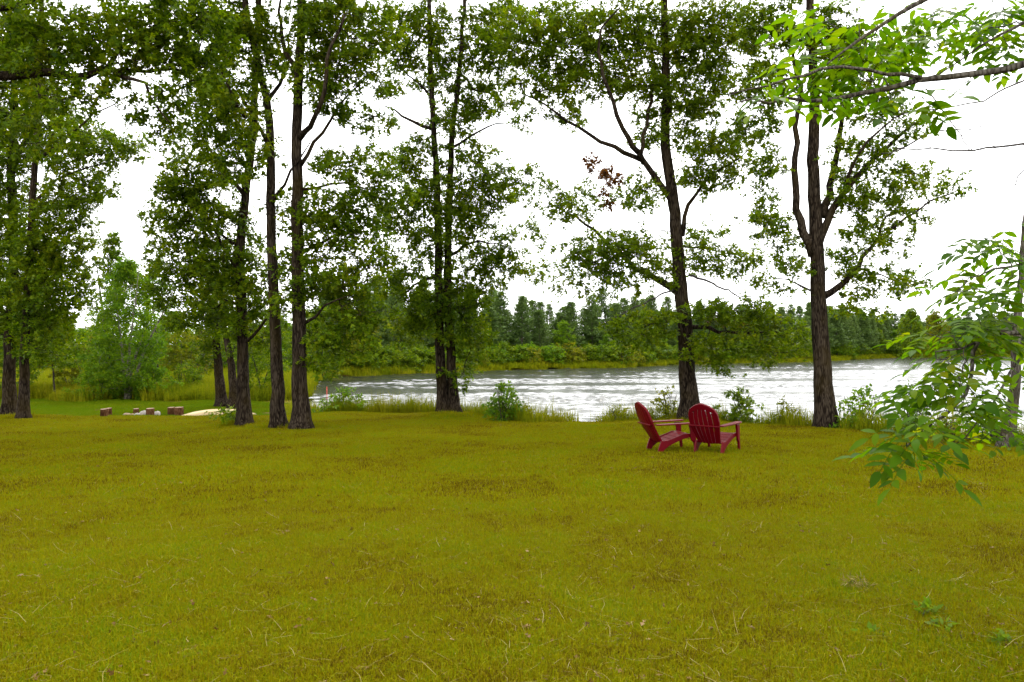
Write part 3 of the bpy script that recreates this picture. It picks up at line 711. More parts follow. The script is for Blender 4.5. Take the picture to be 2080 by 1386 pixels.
oak('oak_tree', 'broad oak with a flared foot and a trunk splitting into three, by the bank shrub', 20.6,
    [([(1682, 872), (1672, 780), (1666, 690), (1662, 600), (1658, 500), (1655, 400), (1652, 300), (1655, 210), (1650, 100), (1645, 0), (1640, -250)], .245, .06)],
    [([(1650, 520), (1625, 450), (1615, 370), (1616, 290), (1622, 200), (1610, 100)], .13, .04), ([(1662, 500), (1690, 430), (1715, 390), (1760, 340), (1800, 300), (1850, 255), (1920, 215)], .12, .015),
     ([(1672, 440), (1695, 340, .6), (1710, 250, .9), (1735, 160, 1.2), (1760, 90, 1.4)], .11, .03), ([(1668, 605), (1710, 580), (1740, 545), (1785, 480), (1800, 440), (1850, 425)], .11, .012),
     ([(1715, 390), (1740, 320, -.6), (1790, 260, -.9), (1840, 230, -1)], .06, .012), ([(1740, 545), (1790, 560, .4), (1840, 580, .6)], .04, .01), ([(1800, 470), (1860, 430), (1920, 395), (1950, 385)], .04, .01), ([(1645, 590), (1600, 570, .5), (1550, 560, .8)], .03, .01)],
    [(1560, 60, 60, 55, .8), (1660, 70, 75, 55), (1560, 165, 60, 55), (1530, 255, 48, 46, .8), (1580, 330, 38, 38, .6), (1740, 110, 60, 48, .8), (1760, 200, 65, 45, .8), (1555, 400, 40, 30, .4), (1590, 470, 48, 38, .7), (1555, 440, 45, 26, .6), (1600, 540, 38, 38, .6), (1720, 330, 45, 38, .6), (1780, 300, 55, 36, .8), (1840, 250, 55, 32, .6), (1740, 400, 55, 45, .9), (1830, 370, 55, 34, .7), (1920, 390, 38, 22, .9), (1780, 480, 65, 36, .9), (1830, 430, 55, 36, .7), (1720, 540, 45, 36, .8), (1800, 560, 55, 28, .8), (1750, 615, 38, 36, .7), (1580, 580, 45, 26, .4), (1850, 595, 30, 18, .4), (1690, 150, 38, 55, .7), (1820, 130, 55, 40, .5)], GRP,
    dead=[([(1800, 440), (1850, 430), (1890, 465), (1915, 485)], .025, .006), ([(1800, 320), (1880, 275), (1960, 262), (2060, 258)], .03, .006), ([(1720, 470), (1790, 480), (1840, 500), (1880, 490)], .02, .005)])
# two oaks farther back by the canoe
oak('oak_tree', 'distant oak in the lower grass behind the canoe, with pale foot', 43,
    [([(451, 826), (446, 770), (440, 700), (437, 620), (440, 540), (445, 420)], .27, .06)], [([(438, 640), (420, 600), (405, 560)], .08, .02)],
    [(425, 660, 40, 40), (420, 720, 28, 40, .9), (450, 600, 60, 50), (430, 520, 50, 50, .7), (445, 690, 30, 35, .8)], 'oaks behind the canoe', leaf=.2, per=60, spread=.55, top=False, kk=3.0)
oak('oak_tree', 'distant dark oak close behind the leaning oak and canoe', 42,
    [([(476, 830), (474, 780), (466, 720), (455, 660), (452, 600), (455, 500)], .24, .06)], [],
    [(470, 640, 50, 40), (500, 700, 40, 40, .7), (530, 640, 50, 60, .8), (560, 700, 40, 60, .6), (480, 560, 50, 60, .7)], 'oaks behind the canoe', leaf=.2, per=60, spread=.55, top=False, kk=3.0)

# ------------------------------------------------------------------ ash with compound leaves, close on the right
def ash_leaf_mesh(nm, nl, seed):
    r = random.Random(seed); m = MB()
    L = .26; pts = [np.array([L * t, .0, -.035 * t * t * 2]) for t in np.linspace(0, 1, 5)]
    m.tube(pts, [.0022] * 5, 3, cap=False)
    def leaflet(base, ang, ln, wd):
        ca, sa = math.cos(ang), math.sin(ang)
        prof = [(0, 0), (.22, .8), (.5, 1), (.78, .6), (1, 0)]
        v = []; droop = r.uniform(.1, .35); roll = r.uniform(-.25, .25)
        for u, wv in prof:
            for sgn in ((0,) if wv == 0 else (-1, 0, 1)):
                lx, ly = u * ln, sgn * wv * wd; lz = -droop * ln * u * u + .18 * abs(ly) + roll * ly
                v.append((base[0] + lx * ca - ly * sa, base[1] + lx * sa + ly * ca, base[2] + lz))
        f = [(0, 2, 1), (0, 3, 2), (1, 2, 5, 4), (2, 3, 6, 5), (4, 5, 8, 7), (5, 6, 9, 8), (7, 8, 10), (8, 9, 10)]
        m.add(v, f)
    pairs = (nl - 1) // 2
    for i in range(pairs):
        t = .35 + .5 * i / max(1, pairs - 1); b = np.array([L * t, 0, -.07 * t * t])
        for sg in (-1, 1): leaflet(b, sg * math.radians(r.uniform(48, 66)), r.uniform(.085, .115), r.uniform(.017, .023))
    leaflet(np.array([L, 0, -.07]), r.uniform(-.1, .1), .12, .024)
    return m.mesh(nm, M_ASH)

def ash(label, base, trunk_pts, tr, branches, regions, nleaf, seed, bark, group=None, scale=1.0, dead=()):
    """branches in pixels with depth; compound leaves hang along grown twigs"""
    root = empty('ash_tree', base); tag(root, label, 'tree', group)
    inv = -np.array(base); sk = Skeleton()
    c, rad = sk.stem(trunk_pts, tr[0], tr[1], .012, flare=.3)
    m = MB(); m.tube(c + inv, rad, 10, jitter=.04); m.build('trunk', bark, root)
    for pts, r0, r1 in branches:
        c, rad = sk.stem([P(*q_) for q_ in pts], r0, r1, .012)
        m = MB(); m.tube(c + inv, rad, 6, jitter=.05); m.build('limb', bark, root)
    for pts, r0, r1 in dead:
        c = catmull([P(*q_) for q_ in pts], .1); c[1:-1] += RNG.normal(0, .006, (len(c) - 2, 3))
        m = MB(); m.tube(c + inv, np.linspace(r0, r1, len(c)), 5, cap=False)
        for i in range(2, len(c) - 1, 2):
            dr = (c[i] - c[i - 1]); dr = dr / np.linalg.norm(dr) + RNG.normal(0, .6, 3); dr /= np.linalg.norm(dr); L = RNG.uniform(.06, .25)
            m.tube(np.array([c[i], c[i] + dr * L * .5 + RNG.normal(0, .02, 3), c[i] + dr * L]) + inv, [r1, r1 * .7, r1 * .4], 3, cap=False)
        m.build('dead_branch', M_DEADWOOD, root)
    tg = []
    tot = sum(math.pi * q_[2] * q_[3] * q_[5] for q_ in regions)
    for cx, cy, rx, ry, d, k in regions:
        n = max(1, round(nleaf / 3 * math.pi * rx * ry * k / tot))
        for _ in range(n):
            a, rr_ = RNG.uniform(0, 6.28), math.sqrt(RNG.random())
            tg.append(P(cx + math.cos(a) * rr_ * rx, cy + math.sin(a) * rr_ * ry, d + RNG.uniform(-.45, .45)))
    tips = sk.grow(tg); rr = sk.radii(.0022, .45); cnt = 0; rest = MB()
    tw = MB()
    for line in sk.br:
        ra = rr[line].copy(); ra[0] = min(ra[0], ra[1] * 1.2)
        tw.tube(np.array([sk.p[i] for i in line]) + inv, ra, 4, cap=False)
    tw.build('branches', M_TWIG, root, kind='stuff')
    vs_ = [ash_leaf_mesh('leaf', n_, seed + i) for i, n_ in enumerate((7, 7, 5, 9))]
    for t in tips:
        c_ = sk.p[t]; bd = c_ - sk.p[sk.par[t]]; bd = bd / (np.linalg.norm(bd) + 1e-9)
        az0 = RNG.uniform(0, 6.28)
        for k in range(3):
            me_ = vs_[RNG.integers(0, 4)]
            back = sk.p[sk.par[t]] * (k * .3) + c_ * (1 - k * .3)
            az = math.atan2(bd[1], bd[0]) + (0, 1.0, -1.0)[k] + RNG.normal(0, .35)
            rot = (RNG.normal(0, .35), RNG.uniform(.0, .5), az); sc_ = scale * RNG.uniform(.8, 1.2)
            cnt += 1
            if cnt % 5 < 3:
                o = link('leaf', me_, root); o.location = back + inv; o.rotation_euler = rot; o.scale = (sc_,) * 3
            else:
                R_ = np.array(Euler(rot).to_matrix())
                v_ = np.array([q_.co for q_ in me_.vertices]) * sc_ @ R_.T + back + inv
                rest.add(v_, [tuple(q_.vertices) for q_ in me_.polygons])
    rest.build('foliage', M_ASH, root, kind='stuff')
    return root

ax, ay = 4.55, 5.6
ash('ash tree with large compound leaves on boughs overhanging the lawn', (ax, ay, gz1(ax, ay)),
    [(ax, ay, gz1(ax, ay) - .1), (ax + .05, ay, .8), (ax + .02, ay - .05, 2.2), (ax + .1, ay, 3.6), (ax + .2, ay, 5.5), (ax + .2, ay, 7.5)], (.11, .05),
    [([(2420, 60, 5.6), (2250, 105, 5.5), (2080, 137, 5.4), (1990, 150, 5.3), (1870, 160, 5.2), (1750, 190, 5.1), (1640, 207, 5.0), (1560, 205, 4.9), (1500, 208, 4.9)], .035, .005),
     ([(1870, 158, 5.2), (1800, 148, 5.0), (1715, 137, 4.8), (1640, 150, 4.7), (1560, 175, 4.6), (1480, 192, 4.6)], .014, .004),
     ([(2300, -330, 5.6), (2060, -130, 5.3), (1900, -20, 5.1), (1820, 30, 5.0), (1750, 80, 4.9), (1680, 130, 4.8)], .03, .005),
     ([(2350, -80, 5.6), (2200, -20, 5.6), (2080, 45, 5.6), (1990, 95, 5.6), (1910, 150, 5.6)], .02, .004),
     ([(2400, 420, 5.6), (2250, 480, 5.4), (2150, 520, 5.3), (2050, 545, 5.2), (1990, 560, 5.1)], .025, .004),
     ([(2400, 520, 5.6), (2240, 580, 5.4), (2100, 640, 5.3), (2000, 690, 5.2), (1900, 715, 5.1)], .025, .004),
     ([(2420, 640, 5.6), (2250, 650, 5.4), (2120, 670, 5.3), (1995, 690, 5.2), (1975, 760, 5.1), (1930, 840, 5.0), (1880, 880, 4.95), (1840, 905, 4.9)], .025, .004),
     ([(2100, 680, 5.3), (2050, 760, 5.2), (2010, 830, 5.1), (1960, 890, 5.0)], .012, .004)],
    [(1700, 70, 110, 80, 5.4, .5), (1810, 40, 110, 70, 5.5, .5), (1610, 190, 80, 30, 5.2, .45), (1770, 150, 110, 50, 5.5, .4), (1900, 50, 90, 60, 5.6, .55), (2020, 60, 80, 60, 5.8, .8), (2000, 10, 80, 40, 5.6, .6), (1860, 200, 50, 30, 5.1, .7), (2030, 120, 40, 25, 5.6, .6),
     (2040, 500, 60, 50, 5.2, 1.1), (2010, 580, 80, 50, 5.2, 1.0), (1940, 690, 90, 50, 5.1, 1.0), (2030, 660, 60, 60, 5.2, .8), (1900, 790, 70, 50, 5.0, 1), (1990, 800, 70, 50, 5.0, .8), (1900, 890, 80, 40, 4.95, .7), (2020, 870, 60, 40, 5.0, .5), (1840, 905, 40, 25, 4.9, .5)],
    330, 11, M_BARKG, dead=[([(2250, 130, 5.6), (2080, 165, 5.5), (2000, 200, 5.4), (1900, 222, 5.4), (1830, 232, 5.4)], .01, .003), ([(2250, 260, 5.6), (2080, 292, 5.5), (1975, 305, 5.4), (1860, 303, 5.4), (1790, 312, 5.3)], .012, .003), ([(1880, 180, 5.3), (1920, 230, 5.3), (1950, 270, 5.3), (1975, 305, 5.3)], .005, .003), ([(2200, 300, 5.6), (2085, 340, 5.6), (2060, 375, 5.6), (2035, 390, 5.6)], .006, .003)])
b = G(2040, 912)
dg = b[1]
root = oak('ash_tree', 'slender lichen-spotted ash leaning at the water edge', dg,
    [([(2038, 914), (2052, 870), (2060, 800), (2062, 720), (2068, 640), (2076, 560), (2085, 450), (2100, 300), (2110, 150)], .10, .03)], [([(2054, 870), (2075, 900), (2082, 912)], .05, .05)],
    [(2130, 500, 50, 80, .7), (2060, 800, 40, 40, .5), (2140, 300, 60, 80, .5), (2100, 660, 40, 60, .5), (2010, 860, 40, 25, .6), (2060, 900, 25, 20, .6)], leaf=.14, per=34, top=False, bark=M_BARKG, crown_mat=M_ASH, template=OVAL_T, kk=2.0)

# ------------------------------------------------------------------ far and middle plants: prototypes with trunk and crown, copied one by one
def put_copy(proto, loc, rz, sc, label, cat, group):
    """proto = list of (part name, mesh, kind)"""
    e = empty(proto[0], loc, rz); e.scale = (sc[0], sc[0], sc[1]); tag(e, label, cat, group)
    for nm, me_, kd in proto[1]: link(nm, me_, e, kd)
    return e

def pine_proto(seed, H, mat=None):
    r = np.random.default_rng(seed); mat = mat or M_PINE
    t = MB(); lean = r.normal(0, .15, 2)
    zs = np.linspace(-.2, H, 9); pts = np.stack([lean[0] * (zs / H) ** 2, lean[1] * (zs / H) ** 2, zs], -1)
    t.tube(pts, np.linspace(.17, .03, 9), 6)
    pos, axs, sz = [], [], []
    z = H * r.uniform(.16, .3)
    while z < H * .985:
        u = (z / H); rad = (1 - u) ** .85 * H * .25 * r.uniform(.7, 1.25) + .2
        nb = r.integers(4, 7); a0 = r.uniform(0, 6.28)
        for k in range(nb):
            a = a0 + k * 6.28 / nb + r.normal(0, .25); L = rad * r.uniform(.55, 1.15)
            dr = np.array([math.cos(a), math.sin(a), .18 + .5 * u])
            s0 = np.array([lean[0] * u * u, lean[1] * u * u, z])
            t.tube(np.array([s0, s0 + dr * L * .6]), [.03 * (1.1 - u), .012], 3, cap=False)
            m = int(14 + 26 * L)
            w_ = r.uniform(.3, 1.05, m)
            pos.append(s0 + dr[None] * L * w_[:, None] + r.normal(0, .16, (m, 3)) * np.array([1, 1, .6])); axs.append(dr[None] * .6 + r.standard_normal((m, 3)) * .7 + np.array([0, 0, .35])); sz.append(r.uniform(.3, .55, m))
        z += H * r.uniform(.024, .042)
    me_ = leaves_mesh('crown', np.vstack(pos), np.vstack(axs), np.concatenate(sz), mat, (np.array([[0, 0, 0], [.5, .16, .05], [1, 0, 0], [.5, -.16, .05]]), np.array([[0, 2, 1], [0, 3, 2]])), tilt=.9, rng=r)
    return ('pine_tree', [('trunk', t.mesh('trunk', M_PBARK), None), ('crown', me_, 'stuff')])

def broad_proto(name, seed, H, W, nclump, per, leaf, mat, bark, stems=1, low=.15, shape='oval', template=OVAL_T, tilt=.8, sp=None):
    """a tree or shrub: stems, limbs to clump centres, leaves"""
    r = np.random.default_rng(seed); sk = Skeleton(); t = MB()
    stem_m = []
    for s in range(stems):
        off = r.normal(0, .12 * (stems > 1), 2); le = r.normal(0, .22 if stems > 1 else .06, 2) * H
        pts = [np.array([off[0], off[1], -.1]), np.array([off[0] + le[0] * .3, off[1] + le[1] * .3, H * .35]), np.array([off[0] + le[0] * .75, off[1] + le[1] * .75, H * .7]), np.array([off[0] + le[0], off[1] + le[1], H * .93])]
        n0 = len(sk.p); c, rad = sk.stem(pts, (max(.012, H * .014) if H > .3 else .0025), (.006 + H * .001 if H > .3 else .0012), .01 if H > .3 else .002)
        if n0: sk.par[n0] = -1
        mm = MB(); mm.tube(c, rad, 7); stem_m.append(mm)
    tg = []
    for _ in range(nclump):
        u = r.uniform(low, 1); a = r.uniform(0, 6.28)
        if shape == 'oval': wr = math.sin(math.pi * min(1, .12 + .88 * (u - low) / (1 - low)) ** .8) ** .7
        elif shape == 'cone': wr = (1.05 - u) ** .6
        else: wr = math.sqrt(max(.05, 1 - ((u - .3) / .72) ** 2)) if u > .3 else .9
        q_ = W * wr * (r.uniform(.35, 1.0) if sp is None else r.uniform(.1, 1.35))
        if sp is not None: u *= r.uniform(.7, 1.2)
        tg.append(np.array([math.cos(a) * q_, math.sin(a) * q_, u * H]))
    tips = sk.grow(tg); rr = sk.radii(.004 * max(1, H / 5) if H > .3 else .0008, .45)
    for line in sk.br:
        ra = rr[line].copy(); ra[0] = min(ra[0], ra[1] * 1.2)
        t.tube(np.array([sk.p[i] for i in line]), ra, 4, cap=False)
    sp = sp or (max(.16, W * .24) if H > .3 else .05)
    fo = foliage(tips, sk, per, leaf, sp, r)
    me_ = leaves_mesh('crown', fo[0], fo[1], fo[2], mat, template, tilt=tilt, rng=r)
    parts = [('trunk' if H > 4 else 'stem', mm.mesh('trunk', bark), None) for mm in stem_m]
    parts += [('branches', t.mesh('branches', M_TWIG if H < 4 else bark), 'stuff'), ('crown' if H > 4 else 'foliage', me_, 'stuff')]
    return (name, parts)

pines = [pine_proto(100 + i, 12.5) for i in range(7)]
r = np.random.default_rng(55)
# rows of pines behind the far shore
fs = np.array(FAR_SHORE); seg = np.linalg.norm(np.diff(fs, axis=0), axis=1); cum = np.concatenate([[0], np.cumsum(seg)])
def shore_pt(s, back):
    s = float(np.clip(s, 0, cum[-1])); i = min(np.searchsorted(cum, s, side='right') - 1, len(seg) - 1); u = (s - cum[i]) / seg[i]
    p = fs[i] * (1 - u) + fs[i + 1] * u; d_ = p / np.linalg.norm(p)
    return p + d_ * back
for row, (back, n, lab) in enumerate(((9, 74, 'dark pine in the front rank behind the far shore shrubs'), (16, 72, 'pine in the middle rank of the far shore wood'), (25, 60, 'pine in the rear rank of the far shore wood, only its top showing'))):
    for k in range(n):
        s = (k + r.uniform(.1, .9)) / n * cum[-1]
        p = shore_pt(s, back + r.uniform(-2.5, 2.5)); px = CX + F_PX * p[0] / p[1]
        if px > 2140 or px < 660: continue
        hgt = np.interp(px, [660, 800, 1000, 1180, 1400, 1620, 1800, 2080], [.95, 1.0, .92, .98, .92, .95, .95, 1.0]) * r.uniform(.72, 1.14) * (1.04 if row == 2 else .98)
        put_copy(pines[r.integers(0, 7)], (p[0], p[1], gz1(p[0], p[1])), r.uniform(0, 6.28), (r.uniform(.85, 1.25), hgt), lab, 'pine', ('front pines', 'middle pines', 'rear pines')[row] + ' of the far shore')

shr = [broad_proto('lakeside_shrub', 200 + i, 2.6, 1.7, 70, 46, .20, (M_SHRUB, M_SHRUBY, M_BIRCH, M_SHRUB)[i], M_TWIG, 3, .05, 'dome') for i in range(4)]
for k in range(150):
    s = (k + r.uniform(.1, .9)) / 150 * cum[-1]
    p = shore_pt(s, .9 + r.uniform(0, 3)); px = CX + F_PX * p[0] / p[1]
    if px > 2120: continue
    if 1640 < px < 1960 and r.random() < .85: continue
    i = int(r.integers(0, 4)) if px > 900 else int(r.choice([1, 3, 3, 0]))
    sc = np.interp(px, [620, 700, 900, 1100, 1700, 2100], [1.1, 1.15, 1.1, 1.1, 1.0, 1.2]) * r.uniform(.75, 1.3)
    put_copy(shr[i], (p[0], p[1], gz1(p[0], p[1]) - .05), r.uniform(0, 6.28), (sc * 1.2, sc), ('mid green shrub overhanging the far shore', 'yellow green shrub overhanging the far shore', 'fresh green shrub overhanging the far shore', 'broad mid green shrub with an uneven top on the far shore')[i], 'shrub', ('mid green', 'yellow green', 'fresh green', 'broad mid green')[i] + ' shrubs of the far shore')

for k in range(130):
    s = (k + r.uniform(.1, .9)) / 130 * cum[-1]
    p = shore_pt(s, (11, 19)[k % 2] + r.uniform(-2, 3)); px = CX + F_PX * p[0] / p[1]
    if px > 2120: continue
    sc = r.uniform(1.1, 1.9)
    put_copy(shr[(0, 2)[k % 4 // 2]], (p[0], p[1], gz1(p[0], p[1]) - .05), r.uniform(0, 6.28), (sc * 1.1, sc), 'undergrowth bush between the pine trunks across the lake', 'bush', 'undergrowth bushes of the far wood')
brd = [broad_proto('broadleaf_tree', 300 + i, 9, 2.6, 130, 60, .28, (M_SHRUB, M_SHRUBY, M_BIRCH)[i], M_TWIG, 1, .12, 'oval') for i in range(3)]
for px, py, d, sc, i, lab in ((1235, 640, 150, .75, 1, 'small bright tree in front of the pines across the lake'), (1510, 640, 172, 1.0, 0, 'rounded tree among the pines across the lake, behind the spreading oak'),
        (1850, 620, 200, 1.5, 0, 'large rounded tree on the far shore beyond the broad oak'), (1900, 630, 215, 1.5, 1, 'yellowish rounded tree on the far shore next to the large one'), (1790, 650, 225, 1.2, 0, 'smaller round tree on the far shore by the meadow strip'),
        (690, 640, 92, .95, 1, 'yellow green tree at the lake end beyond the straight oaks'), (655, 650, 80, .9, 0, 'dark leafy tree at the lake end beyond the straight oaks'), (740, 650, 100, .95, 1, 'light tree beside the shrubs at the narrow lake end'), (780, 660, 106, .8, 0, 'low dark tree beside the shrubs at the narrow lake end')):
    x_ = (px - CX) / F_PX * d
    put_copy(brd[i], (x_, d, gz1(x_, d)), r.uniform(0, 6.28), (sc, sc), lab, 'tree', None)
for k in range(26):
    s = (k + r.uniform(.1, .9)) / 26 * cum[-1]
    p = shore_pt(s, 6 + r.uniform(-1.5, 3)); px = CX + F_PX * p[0] / p[1]
    if px > 2100 or 1640 < px < 1760: continue
    i = int(r.choice([0, 2])); sc = r.uniform(.55, .9)
    put_copy(brd[i], (p[0], p[1], gz1(p[0], p[1])), r.uniform(0, 6.28), (sc * 1.1, sc), ('leafy tree mixed into the front of the far pines', '', 'light green leafy tree mixed into the front of the far pines')[i], 'tree', ('leafy trees', '', 'light green leafy trees')[i] + ' before the far pines')
# trees closing the meadow
for k in range(34):
    px = -60 + k * 22 + r.uniform(-10, 10); d = r.uniform(78, 108); x_ = (px - CX) / F_PX * d
    if lake_sd(np.array([x_]), np.array([d]))[0] > -2: continue
    sc = r.uniform(.55, .95) if 130 < px < 420 else r.uniform(.7, 1.1)
    i = int(r.integers(0, 3))
    put_copy(brd[i], (x_, d, gz1(x_, d)), r.uniform(0, 6.28), (sc * 1.15, sc * .8), ('dark green tree closing off the meadow behind the fire ring', 'yellow green tree closing off the meadow behind the fire ring', 'fresh green tree closing off the meadow behind the fire ring')[i], 'tree', ('dark', 'yellow', 'fresh green')[i] + ' trees behind the meadow')

# birch clump and its neighbours behind the fire ring
def one(proto, px, py, label, cat, sc=1.0, rz=0, d=None, sz=None):
    p = G(px, py, 5) if d is None else np.array([(px - CX) / F_PX * d, d, 0]); 
    return put_copy(proto, (p[0], p[1], gz1(p[0], p[1]) - .03), rz, (sc, sz or sc), label, cat, None)
one(broad_proto('birch_tree', 401, 8.6, 2.3, 330, 90, .15, M_BIRCH, M_WHITEBARK, 4, .06, 'oval'), 258, 815, 'dense fresh green birch clump with pale leaning stems behind the fire ring', 'tree', d=49)
one(broad_proto('poplar_tree', 402, 11.2, 1.5, 190, 80, .16, M_SHRUB, M_TWIG, 1, .18, 'cone'), 228, 805, 'taller narrow tree rising behind the birch clump', 'tree', d=55)
one(broad_proto('poplar_tree', 403, 9.6, 1.7, 150, 70, .16, M_BIRCH, M_TWIG, 2, .2, 'oval'), 318, 805, 'loose pale tree with see-through top between birch clump and willow bush', 'tree', d=58)
one(broad_proto('willow_shrub', 404, 4.4, 1.8, 120, 72, .14, M_SHRUBY, M_TWIG, 4, .05, 'dome'), 372, 806, 'yellow willow-like bush behind the canoe', 'shrub', d=56)
one(broad_proto('dark_shrub', 405, 2.2, 1.1, 60, 64, .12, M_OAK, M_TWIG, 4, .05, 'dome'), 380, 790, 'small dark shrub standing in the meadow grass', 'shrub', d=53)
one(broad_proto('small_oak', 406, 5.2, 2.1, 120, 72, .16, M_OAK, M_TWIG, 1, .4, 'dome'), 112, 803, 'small dark oak with thin trunk at the meadow edge', 'tree', d=50)
one(broad_proto('bright_bush', 407, 2.6, 1.3, 75, 64, .13, M_SHRUBY, M_TWIG, 4, .04, 'dome'), 140, 800, 'bright yellow green bush beside the small dark oak', 'shrub', d=53)
one(broad_proto('low_shrub', 408, 2.4, 1.9, 90, 72, .12, M_BIRCH, M_TWIG, 5, .03, 'dome'), 205, 815, 'low green shrub at the foot of the birch clump', 'shrub', d=48.5)
one(broad_proto('low_shrub', 409, 2.0, 1.6, 75, 72, .12, M_BIRCH, M_TWIG, 5, .03, 'dome'), 310, 815, 'low light shrub on the canoe side of the birch clump', 'shrub', d=49.5)
one(broad_proto('young_tree', 410, 5.5, 1.9, 135, 72, .15, M_SHRUB, M_TWIG, 1, .15, 'oval'), 20, 805, 'young green tree behind the thick pair of oaks', 'tree', d=50)
one(broad_proto('young_tree', 411, 4.2, 1.7, 105, 72, .15, M_OAKL, M_TWIG, 2, .1, 'oval'), 530, 800, 'young bushy tree seen between the leaning oak and the straight pair', 'tree', d=50)

# shrubs and weeds on the near bank
def bank_plant(nm, seed, px, py, hpx, wpx, mat, label, ncl, per=26, leaf=.11, stems=6, shape='dome', template=OVAL_T):
    p = G(px, py)
    while lake_sd(np.array([p[0]]), np.array([p[1]]))[0] > .05: p = p * (1 - .1 / p[1])      # stands on the lip of the bank
    ppm = F_PX / p[1]; H = hpx / ppm; W = wpx / ppm / 2
    pr = broad_proto(nm, seed, H * .95, W * 1.25, int(ncl * 1.5), per, leaf, mat, M_TWIG, stems, .06, shape, template, sp=.13)
    return put_copy(pr, (p[0], p[1], gz1(p[0], p[1]) - .03), 0, (1, 1), label, 'plant', None)
bank_plant('bank_shrub', 501, 700, 838, 60, 85, M_BIRCH, 'wide leafy shrub on the bank by the red stake', 46, leaf=0.108)
bank_plant('bank_shrub', 502, 1024, 856, 72, 48, M_BIRCH, 'compact green shrub on the bank by the two-trunked oak', 46, leaf=0.101)
bank_plant('weed_clump', 503, 1065, 858, 44, 60, M_SHRUBY, 'low yellowish weeds between the compact shrub and open water', 26, leaf=0.081)
bank_plant('weed_clump', 504, 1255, 852, 48, 60, M_SHRUBY, 'low yellow green weeds by the forked stick at the water', 26, leaf=0.081)
bank_plant('weed_clump', 505, 1350, 853, 78, 46, M_SHRUBY, 'tall yellow green weeds on the bank beside the forked oak', 34, leaf=0.088)
bank_plant('bank_shrub', 506, 1504, 860, 88, 56, M_OAKL, 'bright leafy shrub standing alone at the water between two oaks', 46, leaf=0.135, stems=3, template=OAK_T)
bank_plant('weed_clump', 507, 1592, 860, 66, 40, M_SHRUBY, 'feathery weeds between the lone bank shrub and the broad oak', 24, leaf=0.074)
bank_plant('bank_shrub', 508, 1748, 876, 98, 66, M_BIRCH, 'leafy shrub on the bank between the broad oak and leaning ash', 54, leaf=0.101)
bank_plant('weed_clump', 509, 1850, 890, 100, 46, M_BIRCH, 'thin upright weeds at the water near the leaning ash', 24, leaf=0.081)
bank_plant('weed_clump', 510, 1925, 905, 60, 70, M_SHRUBY, 'low weeds at the foot of the leaning ash', 26, leaf=0.074)
bank_plant('weed_clump', 511, 820, 842, 40, 60, M_SHRUBY, 'yellow weeds between the red stake and the two-trunked oak', 22, leaf=0.081)
o = bank_plant('weed_clump', 512, 2020, 905, 70, 60, M_BIRCH, 'leafy weeds around the leaning ash trunk', 24, leaf=0.081)

